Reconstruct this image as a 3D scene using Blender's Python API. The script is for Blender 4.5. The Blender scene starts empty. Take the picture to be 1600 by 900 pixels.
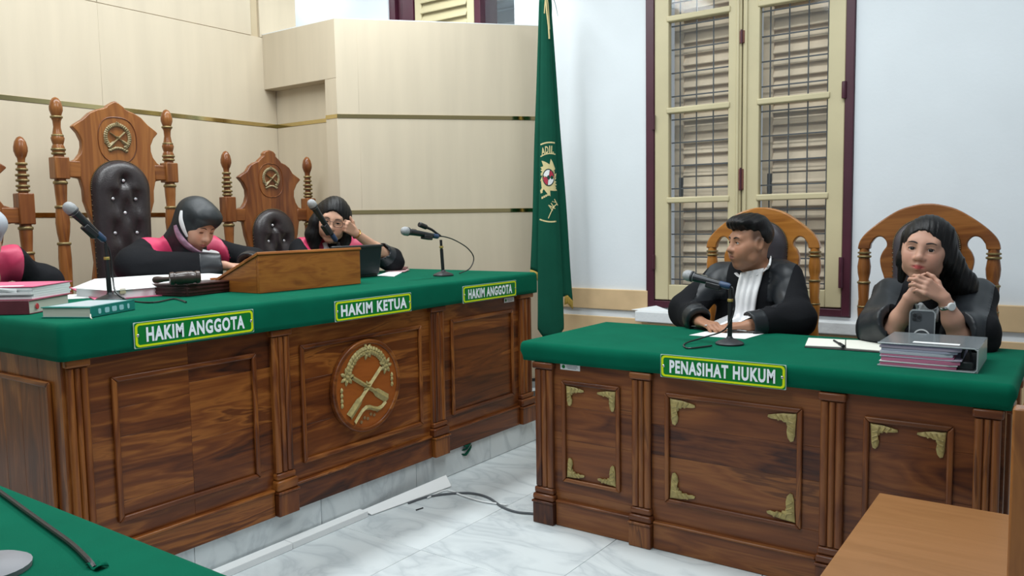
import bpy, math, random
import numpy as np
from mathutils import Matrix, Vector
random.seed(7); rng = np.random.default_rng(7)
scene = bpy.context.scene; COL = scene.collection
# ------------------------------------------------------------------ camera
F, PT, RL, YW = 1249.25, .0831241506, -.0159732019, -.617557684
CH = 1.30
fw = np.array([math.sin(YW)*math.cos(PT), math.cos(YW)*math.cos(PT), -math.sin(PT)])
r0 = np.array([math.cos(YW), -math.sin(YW), 0.]); u0 = np.cross(r0, fw)
cr = r0*math.cos(RL)+u0*math.sin(RL); cu = -r0*math.sin(RL)+u0*math.cos(RL)
cam_d = bpy.data.cameras.new('camera'); cam = bpy.data.objects.new('camera', cam_d); COL.objects.link(cam)
cam_d.sensor_width = 36; cam_d.lens = F/1600*36; cam_d.clip_start = .05; cam_d.clip_end = 60
cam.matrix_world = Matrix(((cr[0], cu[0], -fw[0], 0), (cr[1], cu[1], -fw[1], 0), (cr[2], cu[2], -fw[2], CH), (0, 0, 0, 1)))
scene.camera = cam
# ------------------------------------------------------------------ world, lamps, exposure
w = bpy.data.worlds.new('world'); scene.world = w; w.use_nodes = True
w.node_tree.nodes['Background'].inputs[0].default_value = (.86, .94, 1, 1)
w.node_tree.nodes['Background'].inputs[1].default_value = .30
def lamp(name, loc, sx, sy, watts, rot=(0, 0, 0), col=(.93, .98, 1)):
    d = bpy.data.lights.new(name, 'AREA'); d.shape = 'RECTANGLE'; d.size = sx; d.size_y = sy; d.energy = watts; d.color = col
    o = bpy.data.objects.new(name, d); COL.objects.link(o); o.location = loc; o.rotation_euler = rot; return o
lamp('bench_tube_lamp', (-3.45, 2.4, 3.55), .35, 3.6, 100)
lamp('counsel_tube_lamp', (-.9, 2.9, 3.6), 2.2, .4, 60)
lamp('hall_tube_lamp', (-1.6, .2, 3.6), 1.6, 2.0, 72)
lamp('side_room_fill', (-5.25, 4.1, 3.5), .25, .9, 14)  # added fill that brightens the wall beyond the partition, not a known fixture
scene.view_settings.view_transform = 'Standard'; scene.view_settings.look = 'None'
scene.view_settings.exposure = 0.0; scene.view_settings.gamma = 1.0; scene.view_settings.use_curve_mapping = False

# ------------------------------------------------------------------ helpers
def at(px, py, Y):            # the point of the plane y=Y seen at a photo pixel
    d = cr*(px-800)/F-cu*(py-450)/F+fw; t = Y/d[1]; return np.array([t*d[0], Y, CH+t*d[2]])
def atx(px, py, X):
    d = cr*(px-800)/F-cu*(py-450)/F+fw; t = X/d[0]; return np.array([X, t*d[1], CH+t*d[2]])
def atz(px, py, z):
    d = cr*(px-800)/F-cu*(py-450)/F+fw; t = (z-CH)/d[2]; return np.array([t*d[0], t*d[1], z])
def nrm(v): v = np.array(v, float); return v/np.linalg.norm(v)

MATS = {}
def nodes(name):
    m = bpy.data.materials.new(name); m.use_nodes = True; nt = m.node_tree
    return m, nt, nt.nodes['Principled BSDF']
def mat(name, col, rough=.5, metal=0, noise=0, nscale=20, bump=0, bscale=200, sheen=0, coat=0, spec=.5, alpha=None, trans=0, stretch=(1, 1, 1), ior=None, col2=None):
    if name in MATS: return MATS[name]
    m, nt, b = nodes(name); L = nt.links.new
    b.inputs['Base Color'].default_value = (*col, 1); b.inputs['Roughness'].default_value = rough; b.inputs['Metallic'].default_value = metal
    b.inputs['Specular IOR Level'].default_value = spec
    if sheen: b.inputs['Sheen Weight'].default_value = sheen; b.inputs['Sheen Roughness'].default_value = .4; b.inputs['Sheen Tint'].default_value = (*[min(1, c*3+.1) for c in col], 1)
    if coat: b.inputs['Coat Weight'].default_value = coat; b.inputs['Coat Roughness'].default_value = .15
    if trans: b.inputs['Transmission Weight'].default_value = trans
    if ior: b.inputs['IOR'].default_value = ior
    if alpha is not None: b.inputs['Alpha'].default_value = alpha
    tc = nt.nodes.new('ShaderNodeTexCoord'); mp = nt.nodes.new('ShaderNodeMapping'); mp.inputs['Scale'].default_value = stretch; L(tc.outputs['Object'], mp.inputs[0])
    if noise or col2:
        n = nt.nodes.new('ShaderNodeTexNoise'); n.inputs['Scale'].default_value = nscale; n.inputs['Detail'].default_value = 4; L(mp.outputs[0], n.inputs['Vector'])
        mx = nt.nodes.new('ShaderNodeMix'); mx.data_type = 'RGBA'
        rp = nt.nodes.new('ShaderNodeMapRange'); rp.inputs[1].default_value = .3; rp.inputs[2].default_value = .7; L(n.outputs['Fac'], rp.inputs[0]); L(rp.outputs[0], mx.inputs[0])
        c2 = col2 or [c*(1-noise) for c in col]
        mx.inputs[6].default_value = (*col, 1); mx.inputs[7].default_value = (*c2, 1); L(mx.outputs[2], b.inputs['Base Color'])
    if bump:
        n2 = nt.nodes.new('ShaderNodeTexNoise'); n2.inputs['Scale'].default_value = bscale; n2.inputs['Detail'].default_value = 3; L(mp.outputs[0], n2.inputs['Vector'])
        bp = nt.nodes.new('ShaderNodeBump'); bp.inputs['Strength'].default_value = bump; bp.inputs['Distance'].default_value = .004; L(n2.outputs['Fac'], bp.inputs['Height']); L(bp.outputs[0], b.inputs['Normal'])
    MATS[name] = m; return m
def wood(name, axis, stops, rough=.32, scale=1.0, var=.35, coat=.25):
    """teak-like boards: long figure along AXIS, each piece with its own tone and figure"""
    key = name+'xyz'[axis]
    if key in MATS: return MATS[key]
    m, nt, b = nodes(key); L = nt.links.new; N = nt.nodes.new
    tc = N('ShaderNodeTexCoord'); oi = N('ShaderNodeObjectInfo'); mul = N('ShaderNodeMath'); mul.operation = 'MULTIPLY'; mul.inputs[1].default_value = 37.; L(oi.outputs['Random'], mul.inputs[0])
    add = N('ShaderNodeVectorMath'); add.operation = 'ADD'; L(tc.outputs['Object'], add.inputs[0]); L(mul.outputs[0], add.inputs[1])
    mp = N('ShaderNodeMapping'); s = [5.5*scale]*3; s[axis] = .8*scale; mp.inputs['Scale'].default_value = s; L(add.outputs[0], mp.inputs[0])
    n1 = N('ShaderNodeTexNoise'); n1.inputs['Scale'].default_value = 1.3; n1.inputs['Detail'].default_value = 4.; n1.inputs['Distortion'].default_value = .6; L(mp.outputs[0], n1.inputs['Vector'])
    mp2 = N('ShaderNodeMapping'); s = [90*scale]*3; s[axis] = 3*scale; mp2.inputs['Scale'].default_value = s; L(add.outputs[0], mp2.inputs[0])
    n2 = N('ShaderNodeTexNoise'); n2.inputs['Scale'].default_value = 1.; n2.inputs['Detail'].default_value = 3; L(mp2.outputs[0], n2.inputs['Vector'])
    # rings: contour lines of the broad figure
    m1 = N('ShaderNodeMath'); m1.operation = 'MULTIPLY'; m1.inputs[1].default_value = 15.; L(n1.outputs['Fac'], m1.inputs[0])
    fr = N('ShaderNodeMath'); fr.operation = 'PINGPONG'; fr.inputs[1].default_value = 1.; L(m1.outputs[0], fr.inputs[0])
    a = N('ShaderNodeMath'); a.operation = 'MULTIPLY_ADD'; a.inputs[1].default_value = .26; L(fr.outputs[0], a.inputs[0]); L(n1.outputs['Fac'], a.inputs[2])
    a2 = N('ShaderNodeMath'); a2.operation = 'MULTIPLY_ADD'; a2.inputs[1].default_value = .34; L(n2.outputs['Fac'], a2.inputs[0]); L(a.outputs[0], a2.inputs[2])
    a3 = N('ShaderNodeMath'); a3.operation = 'MULTIPLY_ADD'; a3.inputs[1].default_value = var; L(oi.outputs['Random'], a3.inputs[0]); L(a2.outputs[0], a3.inputs[2])
    mr = N('ShaderNodeMapRange'); mr.inputs[1].default_value = .44+var*.25; mr.inputs[2].default_value = 1.08+var*.6; L(a3.outputs[0], mr.inputs[0])
    cp = N('ShaderNodeValToRGB'); el = cp.color_ramp.elements
    while len(el) < len(stops): el.new(.5)
    for e, (p, c) in zip(el, stops): e.position = p; e.color = (*c, 1)
    L(mr.outputs[0], cp.inputs[0]); L(cp.outputs[0], b.inputs['Base Color'])
    b.inputs['Roughness'].default_value = rough; b.inputs['Specular IOR Level'].default_value = .3; b.inputs['Coat Weight'].default_value = coat*.4; b.inputs['Coat Roughness'].default_value = .2
    bp = N('ShaderNodeBump'); bp.inputs['Strength'].default_value = .12; bp.inputs['Distance'].default_value = .002; L(n2.outputs['Fac'], bp.inputs['Height']); L(bp.outputs[0], b.inputs['Normal'])
    MATS[key] = m; return m
BENCH = [(0, (.016, .005, .003)), (.3, (.085, .021, .005)), (.62, (.155, .042, .008)), (.86, (.28, .094, .018)), (1, (.11, .029, .006))]
def bench_wood(ax): return wood('bench_teak', ax, BENCH, .36)
DESK = [(0, (.032, .011, .009)), (.3, (.10, .031, .012)), (.62, (.17, .055, .017)), (.85, (.23, .085, .025)), (1, (.11, .038, .014))]
def desk_wood(ax): return wood('desk_teak', ax, DESK, .36)
def chair_wood(ax): return wood('chair_teak', ax, [(0, (.10, .034, .013)), (.45, (.19, .066, .018)), (.8, (.28, .108, .028)), (1, (.21, .072, .019))], .26, .8, .2, .4)
def red_wood(ax): return wood('red_teak', ax, [(0, (.07, .020, .008)), (.45, (.16, .050, .014)), (.8, (.24, .085, .022)), (1, (.17, .055, .015))], .28, .8, .2, .4)
def amber_wood(ax): return wood('amber_teak', ax, [(0, (.17, .06, .015)), (.45, (.33, .125, .024)), (.8, (.44, .18, .036)), (1, (.30, .11, .025))], .22, .8, .2, .6)
def plain_wood(ax): return wood('lectern_teak', ax, [(0, (.12, .034, .008)), (.4, (.27, .085, .015)), (.75, (.38, .135, .024)), (1, (.22, .062, .012))], .45, 1.2, .15, .05)
def seat_wood(ax): return wood('bench_ply', ax, [(0, (.24, .105, .038)), (.5, (.29, .135, .05)), (1, (.33, .155, .06))], .38, .7, .1, .2)
M_felt = mat('green_felt', (.001, .108, .060), .95, noise=.15, nscale=9, bump=.25, bscale=900, sheen=.08, spec=.08)
M_black = mat('black_plastic', (.012, .013, .015), .38)
M_dark = mat('dark_metal', (.03, .032, .036), .45, .3)
M_gold = mat('gilt_paint', (.44, .35, .13), .5, .15, noise=.4, nscale=60, bump=.5, bscale=120)
M_ring = mat('ring_gilt', (.30, .22, .09), .35, .5, noise=.5, nscale=40)
M_brass = mat('brass_strip', (.62, .50, .24), .10, 1)
M_white = mat('white_paper', (.78, .80, .80), .8)
M_cloth_w = mat('white_linen', (.78, .78, .79), .85, bump=.2, bscale=300)
M_chrome = mat('steel', (.6, .6, .6), .25, 1)
M_cream = mat('cream_paint', (.60, .53, .33), .45, noise=.14, nscale=3, bump=.08, bscale=40)
M_maroon = mat('maroon_paint', (.075, .016, .032), .4, noise=.3, nscale=4)
M_wall = mat('white_wall', (.74, .79, .83), .75, noise=.06, nscale=2.2, bump=.12, bscale=60)
M_beige = mat('beige_laminate', (.585, .503, .375), .5, noise=.08, nscale=2, bump=.05, bscale=300, stretch=(6, 6, .6))
def sheet(name, tint, gloss, haze=0., hcol=(.6, .65, .7), rough=.05):
    m = bpy.data.materials.new(name); m.use_nodes = True; nt = m.node_tree; nt.nodes.clear(); N = nt.nodes.new; L = nt.links.new
    tr = N('ShaderNodeBsdfTransparent'); tr.inputs[0].default_value = (*tint, 1); gl = N('ShaderNodeBsdfGlossy'); gl.inputs['Roughness'].default_value = rough; df = N('ShaderNodeBsdfDiffuse'); df.inputs[0].default_value = (*hcol, 1)
    m1 = N('ShaderNodeMixShader'); m1.inputs[0].default_value = haze; L(tr.outputs[0], m1.inputs[1]); L(df.outputs[0], m1.inputs[2]); fr = N('ShaderNodeFresnel'); fr.inputs[0].default_value = 1.45
    sc = N('ShaderNodeMath'); sc.operation = 'MULTIPLY'; sc.inputs[1].default_value = gloss; L(fr.outputs[0], sc.inputs[0]); m2 = N('ShaderNodeMixShader'); L(sc.outputs[0], m2.inputs[0]); L(m1.outputs[0], m2.inputs[1]); L(gl.outputs[0], m2.inputs[2])
    o = N('ShaderNodeOutputMaterial'); L(m2.outputs[0], o.inputs[0]); return m
M_glass = sheet('clear_pane', (.985, .99, .99), .3, .04)

MX = {}                        # root frames
class MB:
    def __init__(s): s.v = []; s.f = []; s.m = []; s.mi = 0
    def add(s, vs, fs):
        b = len(s.v); s.v += [tuple(float(c) for c in p) for p in vs]; s.f += [tuple(b+i for i in q) for q in fs]; s.m += [s.mi]*len(fs); return s
    def box(s, x0, x1, y0, y1, z0, z1):
        return s.add([(x0, y0, z0), (x1, y0, z0), (x1, y1, z0), (x0, y1, z0), (x0, y0, z1), (x1, y0, z1), (x1, y1, z1), (x0, y1, z1)],
                     [(0, 3, 2, 1), (4, 5, 6, 7), (0, 1, 5, 4), (1, 2, 6, 5), (2, 3, 7, 6), (3, 0, 4, 7)])
    def obox(s, c, ax, ay, az):     # centre and three half-vectors
        c, ax, ay, az = [np.array(q, float) for q in (c, ax, ay, az)]
        return s.add([c+i*ax+j*ay+k*az for k in (-1, 1) for i, j in ((-1, -1), (1, -1), (1, 1), (-1, 1))],
                     [(0, 3, 2, 1), (4, 5, 6, 7), (0, 1, 5, 4), (1, 2, 6, 5), (2, 3, 7, 6), (3, 0, 4, 7)])
    def tube(s, path, r, n=10, flat=None, closed=False):
        P = [np.array(p, float) for p in path]; R = r if hasattr(r, '__len__') else [r]*len(P); ref = None; rings = []
        for i, p in enumerate(P):
            if closed: t = P[(i+1) % len(P)]-P[i-1]
            else: t = P[min(i+1, len(P)-1)]-P[max(i-1, 0)]
            t = t/(np.linalg.norm(t)+1e-12)
            if ref is None:
                ref = np.cross(t, (0, 0, 1.) if abs(t[2]) < .9 else (1., 0, 0)); 
            a = ref-t*(ref@t); a /= np.linalg.norm(a)+1e-12; ref = a; b = np.cross(t, a)
            ra, rb = (R[i], R[i]) if flat is None else (R[i]*flat[0], R[i]*flat[1])
            rings.append([p+ra*a*math.cos(2*math.pi*j/n)+rb*b*math.sin(2*math.pi*j/n) for j in range(n)])
        vs = [q for g in rings for q in g]; k = len(P); fs = []
        for i in range(k if closed else k-1):
            for j in range(n): fs.append((i*n+j, i*n+(j+1) % n, ((i+1) % k)*n+(j+1) % n, ((i+1) % k)*n+j))
        if not closed: fs += [tuple(range(n))[::-1], tuple((k-1)*n+j for j in range(n))]
        return s.add(vs, fs)
    def lathe(s, prof, c=(0, 0, 0), n=20, axis=(0, 0, 1), sq=None):
        c = np.array(c, float); z = nrm(axis); x = nrm(np.cross((0, 1, 0) if abs(z[1]) < .9 else (1, 0, 0), z)); y = np.cross(z, x)
        vs = []; k = len(prof)
        for r, h in prof:
            for j in range(n):
                a = 2*math.pi*j/n; vs.append(c+z*h+(x*math.cos(a)+y*math.sin(a))*r)
        fs = [(i*n+j, i*n+(j+1) % n, (i+1)*n+(j+1) % n, (i+1)*n+j) for i in range(k-1) for j in range(n)]
        fs += [tuple(range(n))[::-1], tuple((k-1)*n+j for j in range(n))]
        return s.add(vs, fs)
    def prism(s, pts, fn):          # outline (counter-clockwise) ; fn(u, v, side) -> point
        n = len(pts); vs = [fn(u, v, 0) for u, v in pts]+[fn(u, v, 1) for u, v in pts]
        return s.add(vs, [tuple(range(n))[::-1], tuple(range(n, 2*n))]+[(i, (i+1) % n, n+(i+1) % n, n+i) for i in range(n)])
    def ring(s, outer, inner, fn):  # flat frame between two like outlines
        n = len(outer); vs = [fn(u, v, d) for d in (0, 1) for u, v in list(outer)+list(inner)]; fs = []
        for i in range(n):
            j = (i+1) % n
            fs += [(2*n+i, 2*n+j, 3*n+j, 3*n+i), (j, i, n+i, n+j), (i, j, 2*n+j, 2*n+i), (n+j, n+i, 3*n+i, 3*n+j)]
        return s.add(vs, fs)
    def ball(s, c, r, n=10, k=6, rot=None):
        rr = np.array(r if hasattr(r, '__len__') else (r, r, r), float); c = np.array(c, float); R = np.eye(3) if rot is None else np.array(rot)
        vs = []; 
        for i in range(k+1):
            th = math.pi*i/k
            for j in range(n):
                a = 2*math.pi*j/n; vs.append(c+R@(rr*np.array((math.sin(th)*math.cos(a), math.sin(th)*math.sin(a), math.cos(th)))))
        return s.add(vs, [((i+1)*n+j, (i+1)*n+(j+1) % n, i*n+(j+1) % n, i*n+j) for i in range(k) for j in range(n)])
    def grid(s, fn, nu, nv):
        vs = [fn(i/nu, j/nv) for j in range(nv+1) for i in range(nu+1)]; w_ = nu+1
        return s.add(vs, [(j*w_+i, j*w_+i+1, (j+1)*w_+i+1, (j+1)*w_+i) for j in range(nv) for i in range(nu)])
def tag(o, label=None, cat=None, group=None, kind=None):
    for k, v in (('label', label), ('category', cat), ('group', group), ('kind', kind)):
        if v: o[k] = v
    return o
def empty(name, loc, rz=0, label=None, cat=None, group=None, kind=None):
    o = bpy.data.objects.new(name, None); o.empty_display_size = .05; COL.objects.link(o); o.location = loc; o.rotation_euler = (0, 0, rz)
    MX[o.name] = Matrix.Translation(loc) @ Matrix.Rotation(rz, 4, 'Z'); return tag(o, label, cat, group, kind)
def put(name, mb, m, parent=None, local=False, bevel=0, smooth=True, ang=35, loc=None, segs=2, solid=0, merge=False, kind=None, label=None):
    """link MB as ONE mesh object. World coordinates unless LOCAL; a child is brought into its root's frame"""
    me = bpy.data.meshes.new(name); V = np.array(mb.v)
    root = None
    if parent is not None:
        root = MX[parent.name]
        if not local:
            I = np.array(root.inverted()); V = V@I[:3, :3].T+I[:3, 3]
    elif not local:
        if loc is None: lo, hi = V.min(0), V.max(0); loc = ((lo[0]+hi[0])/2, (lo[1]+hi[1])/2, lo[2])
        V = V-np.array(loc)
    me.from_pydata(V.tolist(), [], mb.f); ms = m if isinstance(m, (list, tuple)) else [m]
    for q in ms: me.materials.append(q)
    if len(ms) > 1: me.polygons.foreach_set('material_index', mb.m)
    if merge:
        import bmesh; bm = bmesh.new(); bm.from_mesh(me); bmesh.ops.remove_doubles(bm, verts=bm.verts, dist=1e-5); bmesh.ops.recalc_face_normals(bm, faces=bm.faces); bm.to_mesh(me); bm.free()
    if smooth:
        me.polygons.foreach_set('use_smooth', [True]*len(me.polygons)); me.set_sharp_from_angle(angle=math.radians(ang))
    me.update(); o = bpy.data.objects.new(name, me); COL.objects.link(o)
    if parent is not None: o.parent = parent; MX[o.name] = root
    else: o.location = loc or (0, 0, 0); MX[o.name] = Matrix.Translation(loc or (0, 0, 0))
    if solid: q = o.modifiers.new('solid', 'SOLIDIFY'); q.thickness = solid; q.offset = -1
    if bevel: q = o.modifiers.new('bevel', 'BEVEL'); q.width = bevel; q.segments = segs; q.limit_method = 'ANGLE'; q.angle_limit = math.radians(40)
    return tag(o, label, None, None, kind)
def dup(root, loc, rz, label, **kw):
    r = root.copy(); COL.objects.link(r); r.location = loc; r.rotation_euler = (0, 0, rz); tag(r, label, **kw)
    MX[r.name] = Matrix.Translation(loc) @ Matrix.Rotation(rz, 4, 'Z')
    for ch in list(root.children):
        c = ch.copy(); COL.objects.link(c); c.parent = r; MX[c.name] = MX[r.name]
        for g in list(ch.children):
            d = g.copy(); COL.objects.link(d); d.parent = c; MX[d.name] = MX[r.name]
    return r
def struct(name, mb, m, parent=None, **kw): 
    o = put(name, mb, m, parent, **kw)
    if parent is None: o['kind'] = 'structure'
    return o
def smooth_path(pts, n=6):
    P = [np.array(p, float) for p in pts]; out = []
    for i in range(len(P)-1):
        p0, p1, p2, p3 = P[max(i-1, 0)], P[i], P[i+1], P[min(i+2, len(P)-1)]
        for j in range(n):
            t = j/n; out.append(.5*((2*p1)+(-p0+p2)*t+(2*p0-5*p1+4*p2-p3)*t*t+(-p0+3*p1-3*p2+p3)*t**3))
    out.append(P[-1]); return out
def rrect(w_, h_, r, n=5, cx=0, cy=0):
    out = []
    for sx, sy, a0 in ((1, 1, 0), (-1, 1, 90), (-1, -1, 180), (1, -1, 270)):
        for i in range(n+1):
            a = math.radians(a0+90*i/n); out.append((cx+sx*(w_/2-r)+r*math.cos(a), cy+sy*(h_/2-r)+r*math.sin(a)))
    return out
def plane_fn(o, ux, uy, d):          # flat work on a plane: (u, v, side) -> point ; thickness d along the normal
    o, ux, uy = [np.array(q, float) for q in (o, ux, uy)]; n = np.cross(ux, uy)
    return lambda u, v, s: o+ux*u+uy*v+n*d*s
def text(mb, body, fn, width, height, cx=0, cy=0, bold=.02, thick=1.0):
    cv = bpy.data.curves.new('t', 'FONT'); cv.body = body; cv.size = 1; cv.offset = bold; cv.extrude = 0; cv.space_character = 1.14; cv.resolution_u = 3
    o = bpy.data.objects.new('t', cv); COL.objects.link(o); dg = bpy.context.evaluated_depsgraph_get(); dg.update(); me = bpy.data.meshes.new_from_object(o.evaluated_get(dg))
    V = np.array([v.co for v in me.vertices]); lo, hi = V.min(0), V.max(0)
    U = (V[:, 0]-(lo[0]+hi[0])/2)/(hi[0]-lo[0])*width+cx; W = (V[:, 1]-(lo[1]+hi[1])/2)/(hi[1]-lo[1])*height+cy
    pol = [tuple(p.vertices) for p in me.polygons]; word = np.zeros(len(pol), int)
    if ' ' in body:
        xs = np.sort(U); tri = np.array([[U[list(q)].min(), U[list(q)].max()] for q in pol]); tri = tri[np.argsort(tri[:, 0])]; run = np.maximum.accumulate(tri[:, 1]); g = tri[1:, 0]-run[:-1]; k = int(np.argmax(g)); cut = (tri[k+1, 0]+run[k])/2
        word = np.array([int(U[list(q)].mean() > cut) for q in pol])
    out = []
    for w_ in range(word.max()+1):
        m_ = MB() if ' ' in body else mb; m_.add([fn(a, b, thick) for a, b in zip(U, W)], [q for q, t in zip(pol, word) if t == w_]); u_ = sorted({i for q in m_.f for i in q})
        if ' ' in body: ix = {a: b for b, a in enumerate(u_)}; m_.v = [m_.v[a] for a in u_]; m_.f = [tuple(ix[a] for a in q) for q in m_.f]
        out.append(m_)
    bpy.data.objects.remove(o); bpy.data.curves.remove(cv); bpy.data.meshes.remove(me); return out if ' ' in body else mb

# ================================================================== THE ROOM
def marble(name, col, col2):
    m, nt, b = nodes(name); L = nt.links.new; N = nt.nodes.new
    tc = N('ShaderNodeTexCoord'); oi = N('ShaderNodeObjectInfo'); mul = N('ShaderNodeMath'); mul.operation = 'MULTIPLY'; mul.inputs[1].default_value = 19; L(oi.outputs['Random'], mul.inputs[0])
    ad = N('ShaderNodeVectorMath'); ad.operation = 'ADD'; L(tc.outputs['Object'], ad.inputs[0]); L(mul.outputs[0], ad.inputs[1])
    mp = N('ShaderNodeMapping'); mp.inputs['Rotation'].default_value = (0, 0, .6); mp.inputs['Scale'].default_value = (1.5, 3.2, 2); L(ad.outputs[0], mp.inputs[0])
    n = N('ShaderNodeTexNoise'); n.inputs['Scale'].default_value = 1.4; n.inputs['Detail'].default_value = 7; n.inputs['Distortion'].default_value = 1.1; L(mp.outputs[0], n.inputs['Vector'])
    v = N('ShaderNodeMath'); v.operation = 'SUBTRACT'; v.inputs[1].default_value = .5; L(n.outputs['Fac'], v.inputs[0]); a = N('ShaderNodeMath'); a.operation = 'ABSOLUTE'; L(v.outputs[0], a.inputs[0])
    r = N('ShaderNodeValToRGB'); e = r.color_ramp.elements; e[0].position = 0; e[0].color = (*col2, 1); e[1].position = .03; e[1].color = (*[.5*(p+q) for p, q in zip(col, col2)], 1); x = e.new(.10); x.color = (*col, 1)
    L(a.outputs[0], r.inputs[0])
    n2 = N('ShaderNodeTexNoise'); n2.inputs['Scale'].default_value = 2.2; n2.inputs['Detail'].default_value = 3; L(ad.outputs[0], n2.inputs['Vector'])
    mx = N('ShaderNodeMix'); mx.data_type = 'RGBA'; mx.blend_type = 'MULTIPLY'; mx.inputs[0].default_value = .5; L(r.outputs[0], mx.inputs[6]); L(n2.outputs['Color'], mx.inputs[7])
    mr = N('ShaderNodeMapRange'); mr.inputs[1].default_value = .3; mr.inputs[2].default_value = .6; mr.inputs[3].default_value = .86; mr.inputs[4].default_value = 1.; L(n2.outputs['Fac'], mr.inputs[0]); L(mr.outputs[0], mx.inputs[7])
    L(mx.outputs[2], b.inputs['Base Color']); b.inputs['Roughness'].default_value = .22; b.inputs['Specular IOR Level'].default_value = .45
    MATS[name] = m; return m
M_marble = marble('pale_marble', (.66, .71, .72), (.52, .57, .59))
M_joint = mat('grout', (.40, .44, .45), .9)
FL = struct('floor', MB().box(-5.8, 2.2, -2.5, 4.9, -.08, -.004), M_joint)
tile_me = None
for i in range(-1, 7):
    for j in range(-4, 4):
        x, y = -2.1+.6*i, 2.3+.6*j
        if tile_me is None: t = put('tile', MB().box(-.2992, .2992, -.2992, .2992, -.004, 0), M_marble, local=True, loc=(0, 0, 0), bevel=.0012, segs=1); tile_me = t.data
        else:
            t = bpy.data.objects.new('tile', tile_me); COL.objects.link(t); q = t.modifiers.new('bevel', 'BEVEL'); q.width = .0012; q.segments = 1
        t.parent = FL; t.location = np.array((x+.3, y+.3, 0))-np.array(FL.location)
PF = struct('platform', MB().box(-4.75, -2.612, -1.2, 4.65, 0, .133), M_joint)
put('platform_top', MB().box(-4.75, -2.604, -1.2, 4.65, .1335, .1355), M_marble, PF)
for j in range(-5, 5):
    y0, y1 = 2.3+.6*j-.07, 2.9+.6*j-.07; y1 = min(y1, 4.65)
    if y0 < 4.6: put('tile', MB().box(-2.611, -2.6, y0+.001, y1-.001, .002, .134), M_marble, PF, bevel=.001, segs=1)

# --- panelled wall behind the judges (x = -4.69)
Z = [(.14, 1.363), (1.389, 1.987), (2.013, 2.6)]
WL = struct('wall_left', MB().box(-4.85, -4.722, -2.5, 3.955, 0, 3.9), mat('core', (.5, .46, .36), .8))
ys = [-2.38, -1.16, .06, 1.28, 2.5, 3.75]
for z0, z1 in Z:
    for a, b in zip(ys[:-1], ys[1:]): put('panel', MB().box(-4.72, -4.69, a+.0003, b-.0003, z0, z1), M_beige, WL, bevel=.0006, segs=1)
put('panel', MB().box(-4.72, -4.69, 3.752, 3.955, 2.25, 2.6), M_beige, WL)
for a, b in [(-2.38, -1.16), (-1.16, .06), (.06, 1.28), (1.28, 2.5), (2.5, 3.565), (3.632, 3.955)]:
    put('panel', MB().box(-4.72, -4.694, a+.001, b-.001, 2.604, 3.9), M_beige, WL, bevel=.0015, segs=1)
put('groove_strip', MB().box(-4.722, -4.712, 3.565, 3.632, 2.604, 3.9), mat('tan_strip', (.50, .41, .27), .6), WL)
for z in (1.376, 2.0): put('gold_strip', MB().box(-4.72, -4.687, -2.38, 3.75, z-.0125, z+.0125), M_brass, WL, label='narrow polished brass strip')
# --- alcove box with a doorway, then the canted wall
WA = struct('wall_alcove', MB().box(-4.70, -4.02, 3.79, 3.90, 0, 2.24), MATS['core'])
for z0, z1 in [(.14, 1.363), (1.389, 1.987), (2.013, 2.26)]: put('panel', MB().box(-4.69, -4.03, 3.75, 3.78, z0, z1), M_beige, WA, bevel=.001, segs=1)
for z in (1.376, 2.0): put('gold_strip', MB().box(-4.69, -4.03, 3.747, 3.78, z-.0125, z+.0125), M_brass, WA)
put('header', MB().box(-4.69, -3.962, 3.65, 3.80, 2.245, 2.62), M_beige, WA, bevel=.002)
for z0, z1 in [(.14, 1.363), (1.389, 1.987), (2.013, 2.244)]: put('jamb', MB().box(-4.07, -3.962, 3.65, 3.80, z0, z1), M_beige, WA, bevel=.001, segs=1)
for z in (1.376, 2.0): put('gold_strip', MB().box(-4.072, -3.962, 3.648, 3.80, z-.0125, z+.0125), M_brass, WA)
A = np.array((-3.962, 3.65, 0)); B = np.array((-3.05, 4.65, 0)); du = nrm(B-A); LEN = np.linalg.norm(B-A); dn = np.array((du[1], -du[0], 0))
def cant(mb, u0, u1, z0, z1, d0, d1): return mb.obox(A+du*(u0+u1)/2+dn*(d0+d1)/2+np.array((0, 0, (z0+z1)/2)), du*(u1-u0)/2, dn*(d1-d0)/2, (0, 0, (z1-z0)/2))
WC = struct('wall_canted', cant(MB(), .03, LEN, 0, 2.6, -.06, -.031), MATS['core'])
for z0, z1 in Z[:2]+[(2.013, 2.62)]:
    for a, b in ((0, .14), (.14, LEN)): put('panel', cant(MB(), a+.0001, b-.0001, z0, z1, -.03, 0), M_beige, WC, bevel=.0004, segs=1)
for z in (1.376, 2.0): put('gold_strip', cant(MB(), 0, LEN, z-.0125, z+.0125, -.03, .003), M_brass, WC)
put('ledge_cap', MB().prism([(-4.69, 3.65), (-3.962, 3.65), (-3.05, 4.65), (-4.69, 4.65)], lambda u, v, s: (u, v, 2.618+.006*s)), M_white, WC)
put('skirting', cant(MB(), .1, LEN, .136, .18, 0, .012), mat('grey_skirting', (.35, .36, .36), .5), WC)
put('skirting_trim', cant(MB(), .1, LEN, .185, .2, 0, .014), M_black, WC)

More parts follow.
